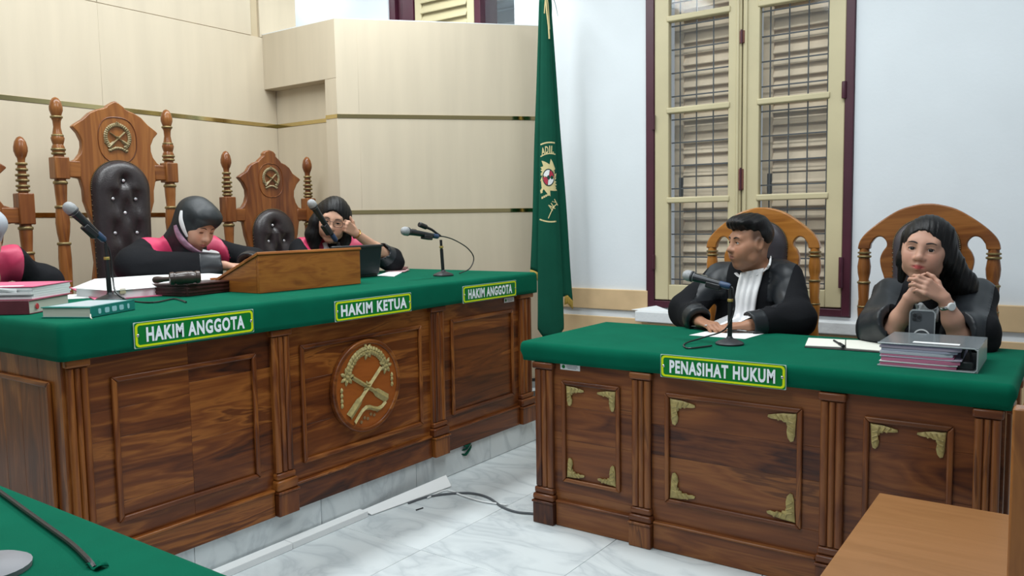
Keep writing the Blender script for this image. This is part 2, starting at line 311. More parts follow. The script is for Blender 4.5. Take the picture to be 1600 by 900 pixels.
# --- window wall (y = 4.65)
WW = MB()
for x0, x1, z0, z1 in [(-5.8, -4.44, 0, 3.9), (-4.44, -3.245, 0, 2.5), (-3.245, -2.245, 0, 3.9), (-2.245, -1.015, 0, .74), (-1.015, 2.2, 0, 3.9)]: WW.box(x0, x1, 4.65, 4.93, z0, z1)
struct('wall_window', WW, M_wall)
BBm = mat('tan_paint', (.66, .47, .265), .6, noise=.14, nscale=7)
BB = empty('baseboard_window', (-1, 4.64, 0), kind='structure')
for x0, x1 in ((-3.05, -2.232), (-.975, 2.2)):
    put('upper_band', MB().box(x0, x1, 4.628, 4.66, .713, .846), BBm, BB, bevel=.004)
    put('groove', MB().box(x0, x1, 4.645, 4.66, .664, .713), M_wall, BB)
    put('lower_band', MB().box(x0, x1, 4.632, 4.66, 0, .664), BBm, BB, bevel=.003)
put('lower_band', MB().box(-2.232, -.975, 4.632, 4.66, 0, .64), BBm, BB)
SI = MB().box(-2.285, -.955, 4.555, 4.66, .655, .722)
SI.add([(-2.2+.12*math.cos(a)*1.3, 4.63+.02*math.sin(a), .72) for a in np.linspace(0, 6.283, 12, endpoint=False)]+[(-2.17, 4.63, .757)], [(i, (i+1) % 12, 12) for i in range(12)])
put('sill_ledge', SI, mat('rough_plaster', (.70, .73, .75), .9, bump=.5, bscale=50), BB, bevel=.006)

def louvre(root, x0, x1, z0, z1, y, pitch, m, tilt=.62, name='slat', h=.5):
    z = z0
    while z < z1:
        d = pitch*.72; put(name, MB().obox(((x0+x1)/2, y, z+pitch*.5), ((x1-x0)/2, 0, 0), (0, -d*math.sin(tilt), -d*math.cos(tilt)), (0, .004, -.003)), m, root, bevel=.002, segs=1); z += pitch
M_slat = mat('shutter_paint', (.90, .74, .54), .6, noise=.15, nscale=5)
W1 = empty('window_1', (-1.63, 4.66, .745), kind='structure')
for x0, x1 in ((-2.243, -2.188), (-1.063, -1.017)):
    put('frame_post', MB().box(x0, x1, 4.633, 4.78, .745, 3.9), M_maroon, W1, bevel=.004)
put('frame_sill', MB().box(-2.19, -1.06, 4.635, 4.78, .742, .786), M_maroon, W1, bevel=.004)
put('sill_gap_shade', MB().box(-2.188, -1.063, 4.655, 4.75, .786, .792), M_black, W1)  # black strip paints the shade of the gap under the sashes
for x0, x1 in ((-2.187, -2.093), (-1.716, -1.637), (-1.629, -1.532), (-1.153, -1.064)):
    put('stile', MB().box(x0, x1, 4.642, 4.688, .792, 3.9), M_cream, W1, bevel=.005)
for x0, x1 in ((-1.668, -1.648), (-1.618, -1.60)): put('astragal', MB().box(x0, x1, 4.632, 4.66, .792, 3.9), M_cream, W1, bevel=.006)
for x0, x1 in ((-2.093, -1.716), (-1.532, -1.153)):
    put('bottom_rail', MB().box(x0, x1, 4.643, 4.688, .792, .888), M_cream, W1, bevel=.004)
    zs = [.888, 1.415, 1.963, 2.514, 3.065, 3.6]
    for z in zs[1:]: put('glazing_bar', MB().box(x0-.012, x1+.012, 4.634, 4.688, z-.018, z+.018), M_cream, W1, bevel=.007)
    for a, b in zip(zs[:-1], zs[1:]): put('pane', MB().box(x0, x1, 4.668, 4.671, a, b), M_glass, W1)
    for k in range(4):
        xb = x0+.025+k*.108; put('grille_bar', MB().tube([(xb, 4.76, .80), (xb, 4.76, 3.9)], .0042, 8), mat('iron', (.055, .062, .07), .6), W1)
    z = .80+.115
    while z < 3.8: put('grille_bar', MB().obox(((x0+x1)/2, 4.758, z), ((x1-x0)/2+.03, 0, 0), (0, .004, 0), (0, 0, .0038)), MATS['iron'], W1); z += .1435
    c = (x0+x1)/2
    put('shutter_stile', MB().box(x0-.03, x0+.03, 4.80, 4.85, .8, 3.9), M_slat, W1); put('shutter_stile', MB().box(x1-.03, x1+.03, 4.80, 4.85, .8, 3.9), M_slat, W1)
    put('shutter_rail', MB().box(x0, x1, 4.80, 4.84, 1.44, 1.56), M_slat, W1)
    louvre(W1, x0+.03, x1-.03, .82, 3.7, 4.82, .0685, M_slat)
    put('slat_backing', MB().box(x0, x1, 4.875, 4.885, .8, 3.9), mat('dark_backing', (.22, .19, .14), .8), W1)  # added dark backing, keeps outside light from showing between the slats
for z in (1.98, 1.03, .95): put('hinge', MB().lathe([(.012, -.045), (.013, -.04), (.013, .04), (.012, .045)], (-1.066, 4.63, z), 10), M_maroon, W1)
for z in (1.03, 1.9): put('hinge', MB().lathe([(.01, -.045), (.01, .045)], (-2.189, 4.631, z), 10), M_maroon, W1)
for z, h in ((2.343, .035), (1.525, .06)):
    put('bolt_plate', MB().box(-1.648, -1.618, 4.634, 4.66, z-h, z+h), mat('rusty_red', (.24, .085, .06), .6, noise=.4, nscale=60), W1, bevel=.003)
    put('bolt', MB().tube([(-1.633, 4.628, z-h*1.1), (-1.633, 4.628, z+h*1.1)], .006, 8), M_maroon, W1)
W2 = empty('window_2', (-3.84, 4.66, 2.5), kind='structure')
for x0, x1, y in ((-4.44, -4.38, 4.66), (-4.37, -4.30, 4.69), (-4.285, -4.175, 4.64), (-3.59, -3.535, 4.64)): put('frame_post', MB().box(x0, x1, y, 4.85, 2.5, 3.9), M_maroon, W2, bevel=.006)
for x0, x1 in ((-4.165, -4.10), (-3.665, -3.60)): put('stile', MB().box(x0, x1, 4.65, 4.69, 2.5, 3.9), M_cream, W2, bevel=.004)
louvre(W2, -4.10, -3.665, 2.5, 3.8, 4.665, .075, M_cream, .5)
put('slat_backing', MB().box(-4.10, -3.66, 4.70, 4.71, 2.5, 3.9), MATS['dark_backing'], W2)  # same added backing, blocks light behind these louvres
put('pane', MB().box(-3.535, -3.245, 4.70, 4.703, 2.5, 3.9), M_glass, W2)
CN = empty('outside_canopy', (-5, 6.5, 3), kind='structure')
put('roof_sheet', MB().add([(-9, 5.1, 2.96), (0, 5.1, 2.96), (0, 9, 3.9), (-9, 9, 3.9)], [(3, 2, 1, 0)]), mat('roof_sheet', (.5, .62, .68), .6), CN, solid=.03)
for y, z in ((5.5, 2.98), (6.1, 3.12), (6.9, 3.30), (7.8, 3.52)): put('roof_beam', MB().obox((-4.5, y, z), (4.5, .3, .0), (0, .05, 0), (0, 0, .05)), mat('beam_white', (.7, .76, .78), .6), CN)
struct('ceiling', MB().box(-5.8, 2.2, -2.5, 4.93, 3.9, 4.0), mat('ceiling_white', (.75, .77, .78), .8))

# ================================================================== NAME PLATES, STICKERS
M_sgreen = mat('plate_green', (.002, .17, .030), .45, spec=.2); M_syel = mat('plate_yellow', (.60, .72, .006), .5, spec=.2); M_swhite = mat('plate_white', (.82, .88, .92), .5); M_acr = mat('acrylic_edge', (.45, .55, .53), .15)
def name_plate(words_, o, ux, label, w_=.474, h_=.088, scale=.86):
    ux = np.array(ux, float); uz = np.array((0, 0, 1.)); n = np.cross(ux, uz); o = np.array(o, float)
    r = empty('name_plate', o, 0, label, 'sign', 'green name plates on the court desks')
    F_ = lambda d: plane_fn(o+n*.0005, ux, uz, d)
    put('backing', MB().prism(rrect(w_, h_, .003), F_(.003)), M_acr, r, bevel=.0006, segs=1)
    put('face_panel', MB().prism(rrect(w_-.004, h_-.003, .008), F_(.0036)), M_sgreen, r)
    put('border', MB().ring(rrect(w_-.009, h_-.008, .014), rrect(w_-.025, h_-.022, .009), F_(.0042)), M_syel, r)
    for q in text(MB(), words_, F_(.0046), w_*scale, h_*.58, bold=.04): put('lettering', q, M_swhite, r, smooth=False)
    for s in (-1, 1): put('screw', MB().lathe([(.0052, 0), (.0052, .003), (.003, .0048), (.0005, .005)], o+ux*s*(w_/2-.0135)+n*.003, 12, n), M_chrome, r)
JX = -2.556
name_plate('HAKIM ANGGOTA', (JX, 1.657, .940), (0, 1, 0), 'green HAKIM ANGGOTA plate below the books and gavel', scale=.82)
name_plate('HAKIM KETUA', (JX, 2.538, .931), (0, 1, 0), 'green HAKIM KETUA plate on the middle of the bench cloth')
name_plate('HAKIM ANGGOTA', (JX, 3.398, .930), (0, 1, 0), 'green HAKIM ANGGOTA plate nearest the flag, above a sticker', scale=.82)
name_plate('PENASIHAT HUKUM', (-1.052, 2.789, .743), (1, 0, 0), 'green PENASIHAT HUKUM plate on the counsel desk cloth', scale=.84)
def sticker(o, ux, label):
    ux = np.array(ux, float); o = np.array(o, float); uz = np.array((0, 0, 1.))
    r = empty('inventory_sticker', o, 0, label, 'sticker', 'small white stickers on the desks'); F_ = lambda d: plane_fn(o, ux, uz, d)
    put('paper', MB().prism(rrect(.095, .026, .002), F_(.0015)), M_white, r)
    put('emblem', MB().prism([(-.032+.008*math.cos(a), .008*math.sin(a)) for a in np.linspace(0, 6.28, 16, endpoint=False)], F_(.0018)), M_sgreen, r)
    q = MB()
    for v, a, b in ((.006, -.018, .036), (.0, -.018, .038), (-.006, -.012, .03)): q.prism([(a, v-.0012), (b, v-.0012), (b, v+.0012), (a, v+.0012)], F_(.0018))
    put('print', q, mat('grey_ink', (.2, .22, .24), .6), r)
sticker((-2.597, 3.625, .862), (0, 1, 0), 'small white sticker under the plate beside the flag')
sticker((-1.718, 2.83, .689), (1, 0, 0), 'small white sticker with green emblem on the counsel desk')

# ================================================================== DESKS
def pilaster(root, o, ux, width, z0, z1, zb, wd):
    """reeded pilaster on a desk front: o = foot centre on the face plane, ux along the face"""
    o = np.array(o, float); ux = np.array(ux, float); n = np.cross(ux, (0, 0, 1.)); up = np.array((0, 0, 1.))
    def bx(mb, u0, u1, d0, d1, a, b): return mb.obox(o+ux*(u0+u1)/2+n*(d0+d1)/2+up*(a+b)/2, ux*(u1-u0)/2, n*(d1-d0)/2, up*(b-a)/2)
    h = width/2
    p = put('pilaster', bx(MB(), -h*.82, h*.82, -.012, .014, zb, z1), wd(2), root, bevel=.003)
    for k in (-.56, 0, .56):
        s = .30 if k else .24
        pts = [(k*h*1.0+s*h*math.cos(a), .014+.010*math.sin(a)) for a in np.linspace(math.pi, 0, 9)]
        q = MB(); m = len(pts); q.add([o+ux*u+n*d+up*z for z in (zb+.012, z1-.032) for u, d in pts], [(i+1, i, m+i, m+i+1) for i in range(m-1)]+[tuple(range(m)), tuple(range(2*m-1, m-1, -1))])
        put('reed', q, wd(2), p)
    q = bx(MB(), -h, h, -.012, .030, z1-.028, z1); put('capital', q, wd(0), p, bevel=.006)
    q = bx(MB(), -h*.94, h*.94, -.012, .028, zb-.02, zb+.008); bx(q, -h*1.03, h*1.03, -.012, .036, z0+.1015, zb-.02); put('base_mould', q, wd(0), p, bevel=.008)
    q = bx(MB(), -h*1.06, h*1.06, -.012, .042, z0+.091, z0+.101); bx(q, -h, h, -.012, .036, z0, z0+.0905); put('plinth_block', q, wd(2), p, bevel=.003)
def moulding(root, o, ux, x0, x1, z0, z1, wd, t=.020, d=.014):
    o = np.array(o, float); ux = np.array(ux, float); n = np.cross(ux, (0, 0, 1.)); up = np.array((0, 0, 1.))
    def piece(P):
        q = MB(); F_ = lambda u, v, s: o+ux*u+up*v+n*(s*d)
        vs = [F_(u, v, 0) for u, v in P]; c = np.mean(P, axis=0)
        e = P[1]; inn = [P[3], P[2]]
        q.prism(P, F_); return q
    X0, X1, Z0, Z1 = x0, x1, z0, z1
    for P, ax in (([(X0, Z0), (X1, Z0), (X1-t, Z0+t), (X0+t, Z0+t)], 0), ([(X1, Z1), (X0, Z1), (X0+t, Z1-t), (X1-t, Z1-t)], 0),
              ([(X0, Z1), (X0, Z0), (X0+t, Z0+t), (X0+t, Z1-t)], 2), ([(X1, Z0), (X1, Z1), (X1-t, Z1-t), (X1-t, Z0+t)], 2)):
        put('moulding', piece(P), wd(ax), root, bevel=.0055, segs=3)
def boards(root, o, ux, x0, x1, zs, wd, d0=-.02, d1=0., ax=None, joint=.00025):
    o = np.array(o, float); ux = np.array(ux, float); n = np.cross(ux, (0, 0, 1.)); up = np.array((0, 0, 1.))
    for a, b in zip(zs[:-1], zs[1:]): put('board', MB().obox(o+ux*(x0+x1)/2+up*(a+b)/2+n*(d0+d1)/2, ux*((x1-x0)/2-joint), n*(d1-d0)/2, up*((b-a)/2-joint)), wd, root, bevel=.0005, segs=1)

bw_ = lambda a: bench_wood(1 if a == 0 else 2)
BN = empty('judge_bench', (-2.6, 2.53, .1355), 0, 'long carved teak judges bench with gilt medallion on its front', 'desk')
O = (-2.6, 0, 0); Yx = (0, 1, 0)
for y0, y1, w_ in ((1.203, 1.285, 1), (1.985, 2.089, 1), (2.936, 3.05, 1), (3.70, 3.836, 1)): pilaster(BN, (-2.6, (y0+y1)/2, 0), Yx, (y1-y0)*.97, .1358, .889, .30, lambda a: bench_wood(1 if a == 0 else 2))
boards(BN, O, Yx, 1.203, 1.642, [.136, .38, .60, .70, .889], bench_wood(1)); boards(BN, O, Yx, 1.642, 2.03, [.136, .33, .52, .74, .889], bench_wood(1))
boards(BN, O, Yx, 2.03, 2.99, [.136, .47, .66, .889], bench_wood(1)); boards(BN, O, Yx, 2.99, 3.84, [.136, .35, .50, .72, .889], bench_wood(1))
for y0, y1 in ((1.287, 1.983), (2.091, 2.934), (3.052, 3.698)):
    put('plinth', MB().box(-2.61, -2.586, y0, y1, .136, .236), bench_wood(1), BN, bevel=.002); put('plinth_mould', MB().box(-2.61, -2.578, y0, y1, .236, .248), bench_wood(1), BN, bevel=.005)
for y0, y1 in ((1.355, 1.925), (2.14, 2.882), (3.106, 3.655)): moulding(BN, O, Yx, y0, y1, .312, .808, bw_)
# near end: upright boards
for k in range(7):
    x1 = -2.62-k*.135; put('board', MB().box(x1-.1345, x1, 1.203, 1.223, .136, .889), bench_wood(2), BN, bevel=.001, segs=1)
put('corner_post', MB().box(-2.62, -2.596, 1.200, 1.25, .136, .889), bench_wood(2), BN, bevel=.002)
moulding(BN, (0, 1.203, 0), (1, 0, 0), -3.5, -2.665, .31, .812, lambda a: bench_wood(0 if a == 0 else 2))
put('far_end', MB().box(-3.57, -2.62, 3.815, 3.835, .136, .889), bench_wood(0), BN); put('top_board', MB().box(-3.57, -2.60, 1.22, 3.82, .892, .985), bench_wood(1), BN)
# medallion
MC = np.array((-2.6, 2.503, .578)); RA = .208
def fM(d): return plane_fn(MC, (0, 1, 0), (0, 0, 1), d)
circ = lambda r, n=48: [(r*math.cos(a), r*math.sin(a)) for a in np.linspace(0, 2*math.pi, n, endpoint=False)]
mdl = put('medallion', MB().prism(circ(RA*.97), fM(.018)), wood('medal_teak', 1, [(0, (.24, .062, .012)), (.6, (.33, .090, .016)), (1, (.27, .072, .014))], .35, 1, .1), BN, label='round red-brown wooden medallion', bevel=.002)
put('rim', MB().ring(circ(RA), circ(RA*.90), fM(.026)), bench_wood(1), mdl, bevel=.006, segs=3)
def crest(mb, f, R, full=False):
    """wreath of small flowers, two crossed torches, a ribbon: carved relief in plane coordinates; f(u, v, h)"""
    def blob(u, v, a, l, w_, h):
        c, s_ = math.cos(a), math.sin(a); p = [f(u+l*i*c-w_*j*s_, v+l*i*s_+w_*j*c, k) for i, j, k in ((-1, 0, .1), (-.4, -1, .2), (.5, -.8, .2), (1, 0, .1), (.5, .8, .2), (-.4, 1, .2), (0, 0, h))]
        mb.add(p, [(i, (i+1) % 6, 6) for i in range(6)])
    def flower(u, v, r):
        for k in range(7): a = k*2*math.pi/7; blob(u+r*.6*math.cos(a), v+r*.6*math.sin(a), a, r*.5, r*.25, 1.0)
        blob(u, v, 0, r*.3, r*.3, 1.4)
    for i_, th in enumerate(np.linspace(15, 165, 20) if not full else np.linspace(-50, 230, 30)):
        a = math.radians(th); r = R*(.60 if not full else .74); v0 = R*(.22 if not full else .02)
        for o_ in (-1, 1): blob((r+o_*R*.035)*math.cos(a), v0+(r+o_*R*.035)*math.sin(a), a+1.57+.55*o_, R*(.10 if not full else .13), R*(.06 if not full else .08), 1.0)
    for u, v, r in ((0, .80, .19), (-.62, .30, .20), (.60, .38, .20), (-.42, .62, .10), (.42, .66, .10)) if not full else ((0, .80, .16), (-.6, .45, .12), (.6, .45, .12)): flower(u*R, v*R, r*R)
    def bar(u0, v0, u1, v1, w0, w1, h0=1.):
        d = nrm((u1-u0, v1-v0)); p = np.array((-d[1], d[0])); P = [(u0, v0, w0), (u0+.62*(u1-u0), v0+.62*(v1-v0), w0), (u0+.70*(u1-u0), v0+.70*(v1-v0), w1), (u1, v1, w1*1.1)]
        vs = []
        for u, v, w_ in P: vs += [f(u-p[0]*w_, v-p[1]*w_, .1), f(u, v, h0), f(u+p[0]*w_, v+p[1]*w_, .1)]
        mb.add(vs, [(i*3+j, i*3+j+1, i*3+j+4, i*3+j+3) for i in range(3) for j in range(2)])
    bar(-.48*R, .27*R, .62*R, -.42*R, .05*R, .10*R); bar(.45*R, .35*R, -.60*R, -.62*R, .05*R, .10*R)
    flower(0, -.02*R, .13*R)
    if full:
        for k in range(9): blob((-.5+.125*k)*R, (-.78+.16*math.sin(k*.39))*R, .3*(k % 3-1), R*.14, R*.09, 1.)
    for k in range(0 if full else 8):      # wavy ribbon
        t0, t1 = k/8, (k+1)/8; g = lambda t: ((-.45+t*1.0)*R, (-.74+.30*t+.12*math.sin(t*6.3-.6))*R)
        (a, b), (c, d) = g(t0), g(t1); w_ = .055*R; mb.add([f(a, b-w_, .1), f(c, d-w_, .1), f(c, d, 1.), f(a, b, 1.), f(c, d+w_, .1), f(a, b+w_, .1)], [(0, 1, 2, 3), (3, 2, 4, 5)])
    for sgn, vs_ in ((-1, (.02, -.1, -.22, -.33)), (1, (.12, .02, -.1))):
        for v in vs_: blob(sgn*.80*R, v*R, 1.57, R*.07, R*.045, .9)
mb = MB(); crest(mb, lambda u, v, h: MC+np.array((.019+.012*h, u, v)), RA*.93); put('gilt_carving', mb, M_gold, mdl, kind='stuff', smooth=False, label='gilt wreath and crossed torches')
mb = MB()
for k in range(6): mb.ball(MC+np.array((.02, -.045+.02*k, -.158+.012*(k % 2)+.004*k)), (.004, .009, .008), 6, 4)
put('carved_lettering', mb, mat('faded_gilt', (.22, .13, .05), .6), mdl, kind='stuff')
# green felt top (padded, hangs 11 cm)
def felt(name, x0, x1, y0, y1, z0, z1, label, wob=.002, flare=0.):
    nx, ny = max(2, int((x1-x0)/.05)), max(2, int((y1-y0)/.05)); mb = MB(); r = .022
    P = []       # perimeter points with outward normals, rounded corners
    for cx, cy, a0 in ((x1-r, y1-r, 0), (x0+r, y1-r, 90), (x0+r, y0+r, 180), (x1-r, y0+r, 270)):
        for k in range(7): a = math.radians(a0+15*k); P.append((cx+r*math.cos(a), cy+r*math.sin(a), math.cos(a), math.sin(a)))
    Q = []
    for i in range(len(P)):
        a, b = P[i], P[(i+1) % len(P)]; d = math.hypot(b[0]-a[0], b[1]-a[1]); m = max(1, int(d/.04))
        for j in range(m): t = j/m; Q.append(tuple(a[q]*(1-t)+b[q]*t for q in range(4)))
    n = len(Q); rows = []
    prof = [(flare, z0), (flare*.8+.001, z0+.02), (.001, (z0+z1)/2), (0, z1-.022), (-.003, z1-.012), (-.008, z1-.004), (-.016, z1), (-.020, z1+.0004)]
    ph = [rng.uniform(0, 6.28) for _ in range(4)]
    for k, (d, z) in enumerate(prof):
        row = []
        for x, y, nx_, ny_ in Q:
            s = x+y; ww = wob*(math.sin(s*5.1+ph[0])+math.sin(s*12.7+ph[1])*.6) if k < 4 else 0; wz = wob*.8*math.sin(s*4.3+ph[2]) if k < 2 else 0
            row.append((x+nx_*(d+ww*.6), y+ny_*(d+ww*.6), z+wz))
        rows.append(row)
    mb.add([p for r_ in rows for p in r_], [(k*n+i, k*n+(i+1) % n, (k+1)*n+(i+1) % n, (k+1)*n+i) for k in range(len(prof)-1) for i in range(n)]+[tuple((len(prof)-1)*n+i for i in range(n))])
    o = put(name, mb, M_felt, ang=60, solid=.006); return tag(o, label, 'tablecloth', 'green felt table covers')
felt('felt_cover', -3.60, -2.558, 1.185, 3.868, .888, 1.004, 'green felt cover along the top of the judges bench')

dw_ = lambda a: desk_wood(a)
CD = empty('counsel_desk', (-1.03, 3.15, 0), 0, 'teak counsel desk with gilt corner ornaments on its panels', 'desk')
O2 = (0, 2.83, 0); Xx = (1, 0, 0)
for x0, x1 in ((-1.892, -1.79), (-1.432, -1.338), (-.712, -.622), (-.252, -.168)): pilaster(CD, ((x0+x1)/2, 2.83, 0), Xx, (x1-x0), .0006, .702, .15, dw_)
for x0, x1, zs in ((-1.89, -1.39, [0.001, .15, .375, .52, .702]), (-1.39, -.665, [.001, .20, .378, .50, .702]), (-.665, -.165, [.001, .18, .385, .55, .702])): boards(CD, O2, Xx, x0, x1, zs, desk_wood(0))
for x0, x1 in ((-1.787, -1.435), (-1.335, -.715), (-.619, -.255)):
    put('plinth', MB().box(x0, x1, 2.816, 2.84, .001, .102), desk_wood(0), CD, bevel=.002); put('plinth_mould', MB().box(x0, x1, 2.808, 2.84, .102, .113), desk_wood(0), CD, bevel=.005)
def corner(root, o, sx, sz, s=.085):
    o = np.array(o, float); mb = MB(); L_ = [(0, 0), (.10, .02), (.45, .04), (.75, .10), (1, .16), (1.02, .24), (.90, .28), (.74, .24), (.66, .30), (.50, .27), (.46, .36), (.36, .36), (.35, .45), (.27, .50), (.30, .64), (.34, .72), (.30, .92), (.20, 1.04), (.10, 1.0), (.05, .8), (.03, .4)]
    L_ = [(u*s*sx, v*s*sz) for u, v in L_]
    if sx*sz < 0: L_ = L_[::-1]
    n = len(L_); c = (.27*s*sx, .27*s*sz); f = lambda u, v, h: o+np.array((u, -h, v))
    vs = [f(u, v, 0) for u, v in L_]+[f(u, v, .005) for u, v in L_]+[f(u+(c[0]-u)*.25, v+(c[1]-v)*.25, .009) for u, v in L_]+[f(c[0], c[1], .011)]
    fs = [(r*n+i, r*n+(i+1) % n, (r+1)*n+(i+1) % n, (r+1)*n+i) for r in range(2) for i in range(n)]+[(2*n+i, 2*n+(i+1) % n, 3*n) for i in range(n)]
    mb.add(vs, fs)
    for t in (.35, .55, .75):
        mb.tube([f(t*s*sx, .1*s*sz, .009), f(t*.8*s*sx, .30*s*sz, .010)], .0035, 6); mb.tube([f(.1*s*sx, t*s*sz, .009), f(.30*s*sx, t*.8*s*sz, .010)], .0035, 6)
    put('corner_ornament', mb, M_gold, root, smooth=True, ang=50, label='gilt carved corner ornament')
for x0, x1 in ((-1.757, -1.483), (-1.288, -.768), (-.569, -.302)):
    z0, z1 = .195, .632; moulding(CD, O2, Xx, x0, x1, z0, z1, dw_, t=.018)
    for sx, X in ((1, x0+.021), (-1, x1-.021)):
        for sz, z in ((1, z0+.021), (-1, z1-.021)): corner(CD, (X, 2.829, z), sx, sz, .083 if x1-x0 < .4 else .1)
for x, s in ((-1.875, -1), (-.178, 1)):
    put('end_panel', MB().box(x-.012, x+.012, 2.852, 3.50, .001, .702), desk_wood(1), CD, bevel=.002)
    for y in (2.96, 3.42): put('end_pilaster', MB().box(x-.012 if s > 0 else x-.024, x+.024 if s > 0 else x+.012, y-.045, y+.045, .001, .69), desk_wood(2), CD, bevel=.004); put('end_cap', MB().box(x-.02 if s > 0 else x-.032, x+.032 if s > 0 else x+.02, y-.055, y+.055, .672, .70), desk_wood(1), CD, bevel=.005)
put('top_board', MB().box(-1.89, -.16, 2.85, 3.52, .703, .77), desk_wood(0), CD)
felt('felt_cover', -1.955, -.138, 2.792, 3.565, .706, .786, 'green felt cover on the counsel desk, under the box file', flare=-.012)

# table in front of the camera, only a corner of its top in view
NT = empty('near_table', (-1.9, .1, 0), 0, 'wooden table under the green felt cover with a loose cable', 'table')
put('top_board', MB().box(-3.05, -.76, -.60, .66, .70, .765), desk_wood(0), NT)
for x in (-3.0, -.8):
    for y in (-.55, .61): put('leg', MB().box(x-.035, x+.035, y-.035, y+.035, .001, .70), desk_wood(2), NT, bevel=.004)
felt('felt_cover', -3.1, -.70, -.65, .690, .69, .79, 'green felt cover with a small tear, black cable crossing it')

# bench beside the counsel desk
WB = empty('wooden_bench', (-.29, 2.0, 0), 0, 'short brown wooden bench with plain seat before the counsel desk', 'bench')
put('seat', MB().box(-.475, -.101, 1.86, 2.60, .428, .452), seat_wood(0), WB, bevel=.004)
put('apron', MB().box(-.455, -.13, 2.55, 2.575, .34, .428), seat_wood(0), WB); put('apron', MB().box(-.46, -.44, 1.90, 2.55, .34, .428), seat_wood(1), WB)
for x in (-.44,):
    for y in (1.92, 2.54): put('leg', MB().box(x-.025, x+.025, y-.025, y+.025, .001, .428), seat_wood(2), WB, bevel=.003)
for y in (1.915, 2.575): put('back_post', MB().box(-.099, -.055, y-.022, y+.022, .001, .905), chair_wood(2), WB, bevel=.005); 
put('back_bead', MB().tube([(-.093, 1.889, .15), (-.093, 1.889, .52)], .005, 8), seat_wood(2), WB)
for z, h in ((.56, .045), (.70, .045), (.85, .045)): put('back_rail', MB().box(-.086, -.064, 1.938, 2.552, z-h, z+h), chair_wood(1), WB, bevel=.004)

# ================================================================== CHAIRS
def mirror(half): return [(u, v) for u, v in half]+[(-u, v) for u, v in half[::-1] if abs(u) > 1e-6]
def curve2(pts, n=5): return [tuple(p) for p in smooth_path([(a, b, 0) for a, b in pts], n)] if len(pts) > 2 else pts
def board_xz(mb, half, y0, y1):
    P = mirror([(p[0], p[1]) for p in half]); P = P[::-1]
    return mb.prism(P, lambda u, v, s: (u, y0+(y1-y0)*(1-s), v))
M_leather = mat('dark_leather', (.030, .023, .024), .36, noise=.3, nscale=30, bump=.25, bscale=160)
M_grey_leather = mat('grey_leather', (.062, .056, .066), .42, noise=.3, nscale=16, bump=.2, bscale=160)
M_button = mat('crystal_button', (.85, .85, .88), .12, .6)
M_nail = mat('brass_nail', (.12, .09, .05), .4, .7)
def pad(root, hw, z0, z1, rtop, y, depth, m, buttons=(), half_lower=None, nails=True):
    """upholstered tall panel with arched head; dimples at BUTTONS"""
    out = []
    n = 28
    for i in range(n+1):
        a = math.pi*i/n; out.append((hw*math.cos(a)*1.0, z1-rtop+rtop*math.sin(a)**.9 if math.sin(a) > 0 else z1-rtop))
    lw = half_lower or hw*.92
    side = 14; pts = [(lw+(hw-lw)*k/side, z0+(z1-rtop-z0)*k/side) for k in range(side)]+out+[(-(lw+(hw-lw)*k/side), z0+(z1-rtop-z0)*k/side) for k in range(side-1, -1, -1)]
    nb = 14; bot = [(-lw+2*lw*k/nb, z0) for k in range(1, nb)]; pts += bot
    c = np.array((0, (z0+z1)/2)); rings = 16; mb = MB(); vs = []; N_ = len(pts)
    for r in range(rings+1):
        t = 1-r/rings
        for u, v in pts:
            # shrink towards the middle line so that tall shapes keep even spacing
            cv = np.array((0, min(max(v, z0+hw), z1-hw))); p = cv+(np.array((u, v))-cv)*t
            h = depth*(1-t**4)**.5 if t < 1 else 0
            for bu, bv in buttons:
                d = math.hypot(p[0]-bu, p[1]-bv); h -= depth*.42*math.exp(-(d/.034)**2)
            for i_, (bu, bv) in enumerate(buttons):
                for cu_, cv_ in buttons[i_+1:]:
                    L2 = (cu_-bu)**2+(cv_-bv)**2
                    if L2 < .034 and abs(cu_-bu) > .02:
                        tt = max(0, min(1, ((p[0]-bu)*(cu_-bu)+(p[1]-bv)*(cv_-bv))/L2)); d = math.hypot(p[0]-bu-tt*(cu_-bu), p[1]-bv-tt*(cv_-bv)); h -= depth*.14*math.exp(-(d/.010)**2)*(t < .97)
            vs.append((p[0], y+h, p[1]))
    fs = [(r*N_+(i+1) % N_, r*N_+i, (r+1)*N_+i, (r+1)*N_+(i+1) % N_) for r in range(rings) for i in range(N_)]
    mb.add(vs, fs); mb.add([(u, y-.004, v) for u, v in pts]+[(u, y, v) for u, v in pts], [(i, (i+1) % N_, N_+(i+1) % N_, N_+i) for i in range(N_)])
    p = put('back_cushion', mb, m, root, local=True, ang=70)
    for bu, bv in buttons: put('button', MB().ball((bu, y+depth*.56, bv), (.0095, .006, .0095), 10, 6), M_button, p, local=True)
    if nails:
        q = MB()
        for k in range(0, N_-nb, 1):
            u, v = pts[k]
            if v > z0+.02:
                for t_ in (0, .5):
                    u2, v2 = pts[(k+1) % N_]; q.ball((u+(u2-u)*t_, y+.004, v+(v2-v)*t_), (.0042, .004, .0042), 6, 4)
        put('nail_trim', q, M_nail, p, local=True, kind='stuff')
    return p
def turned(root, x, y, prof, rings_, wd, name='turned_post'):
    p = put(name, MB().lathe(prof, (x, y, 0), 20), wd, root, local=True, ang=40)
    for z, r, h in rings_: put('ring', MB().lathe([(r*.86, z-h), (r, z-h*.55), (r, z+h*.55), (r*.86, z+h)], (x, y, 0), 20), M_ring, p, local=True, ang=60, label='gilt turned ring')
    return p
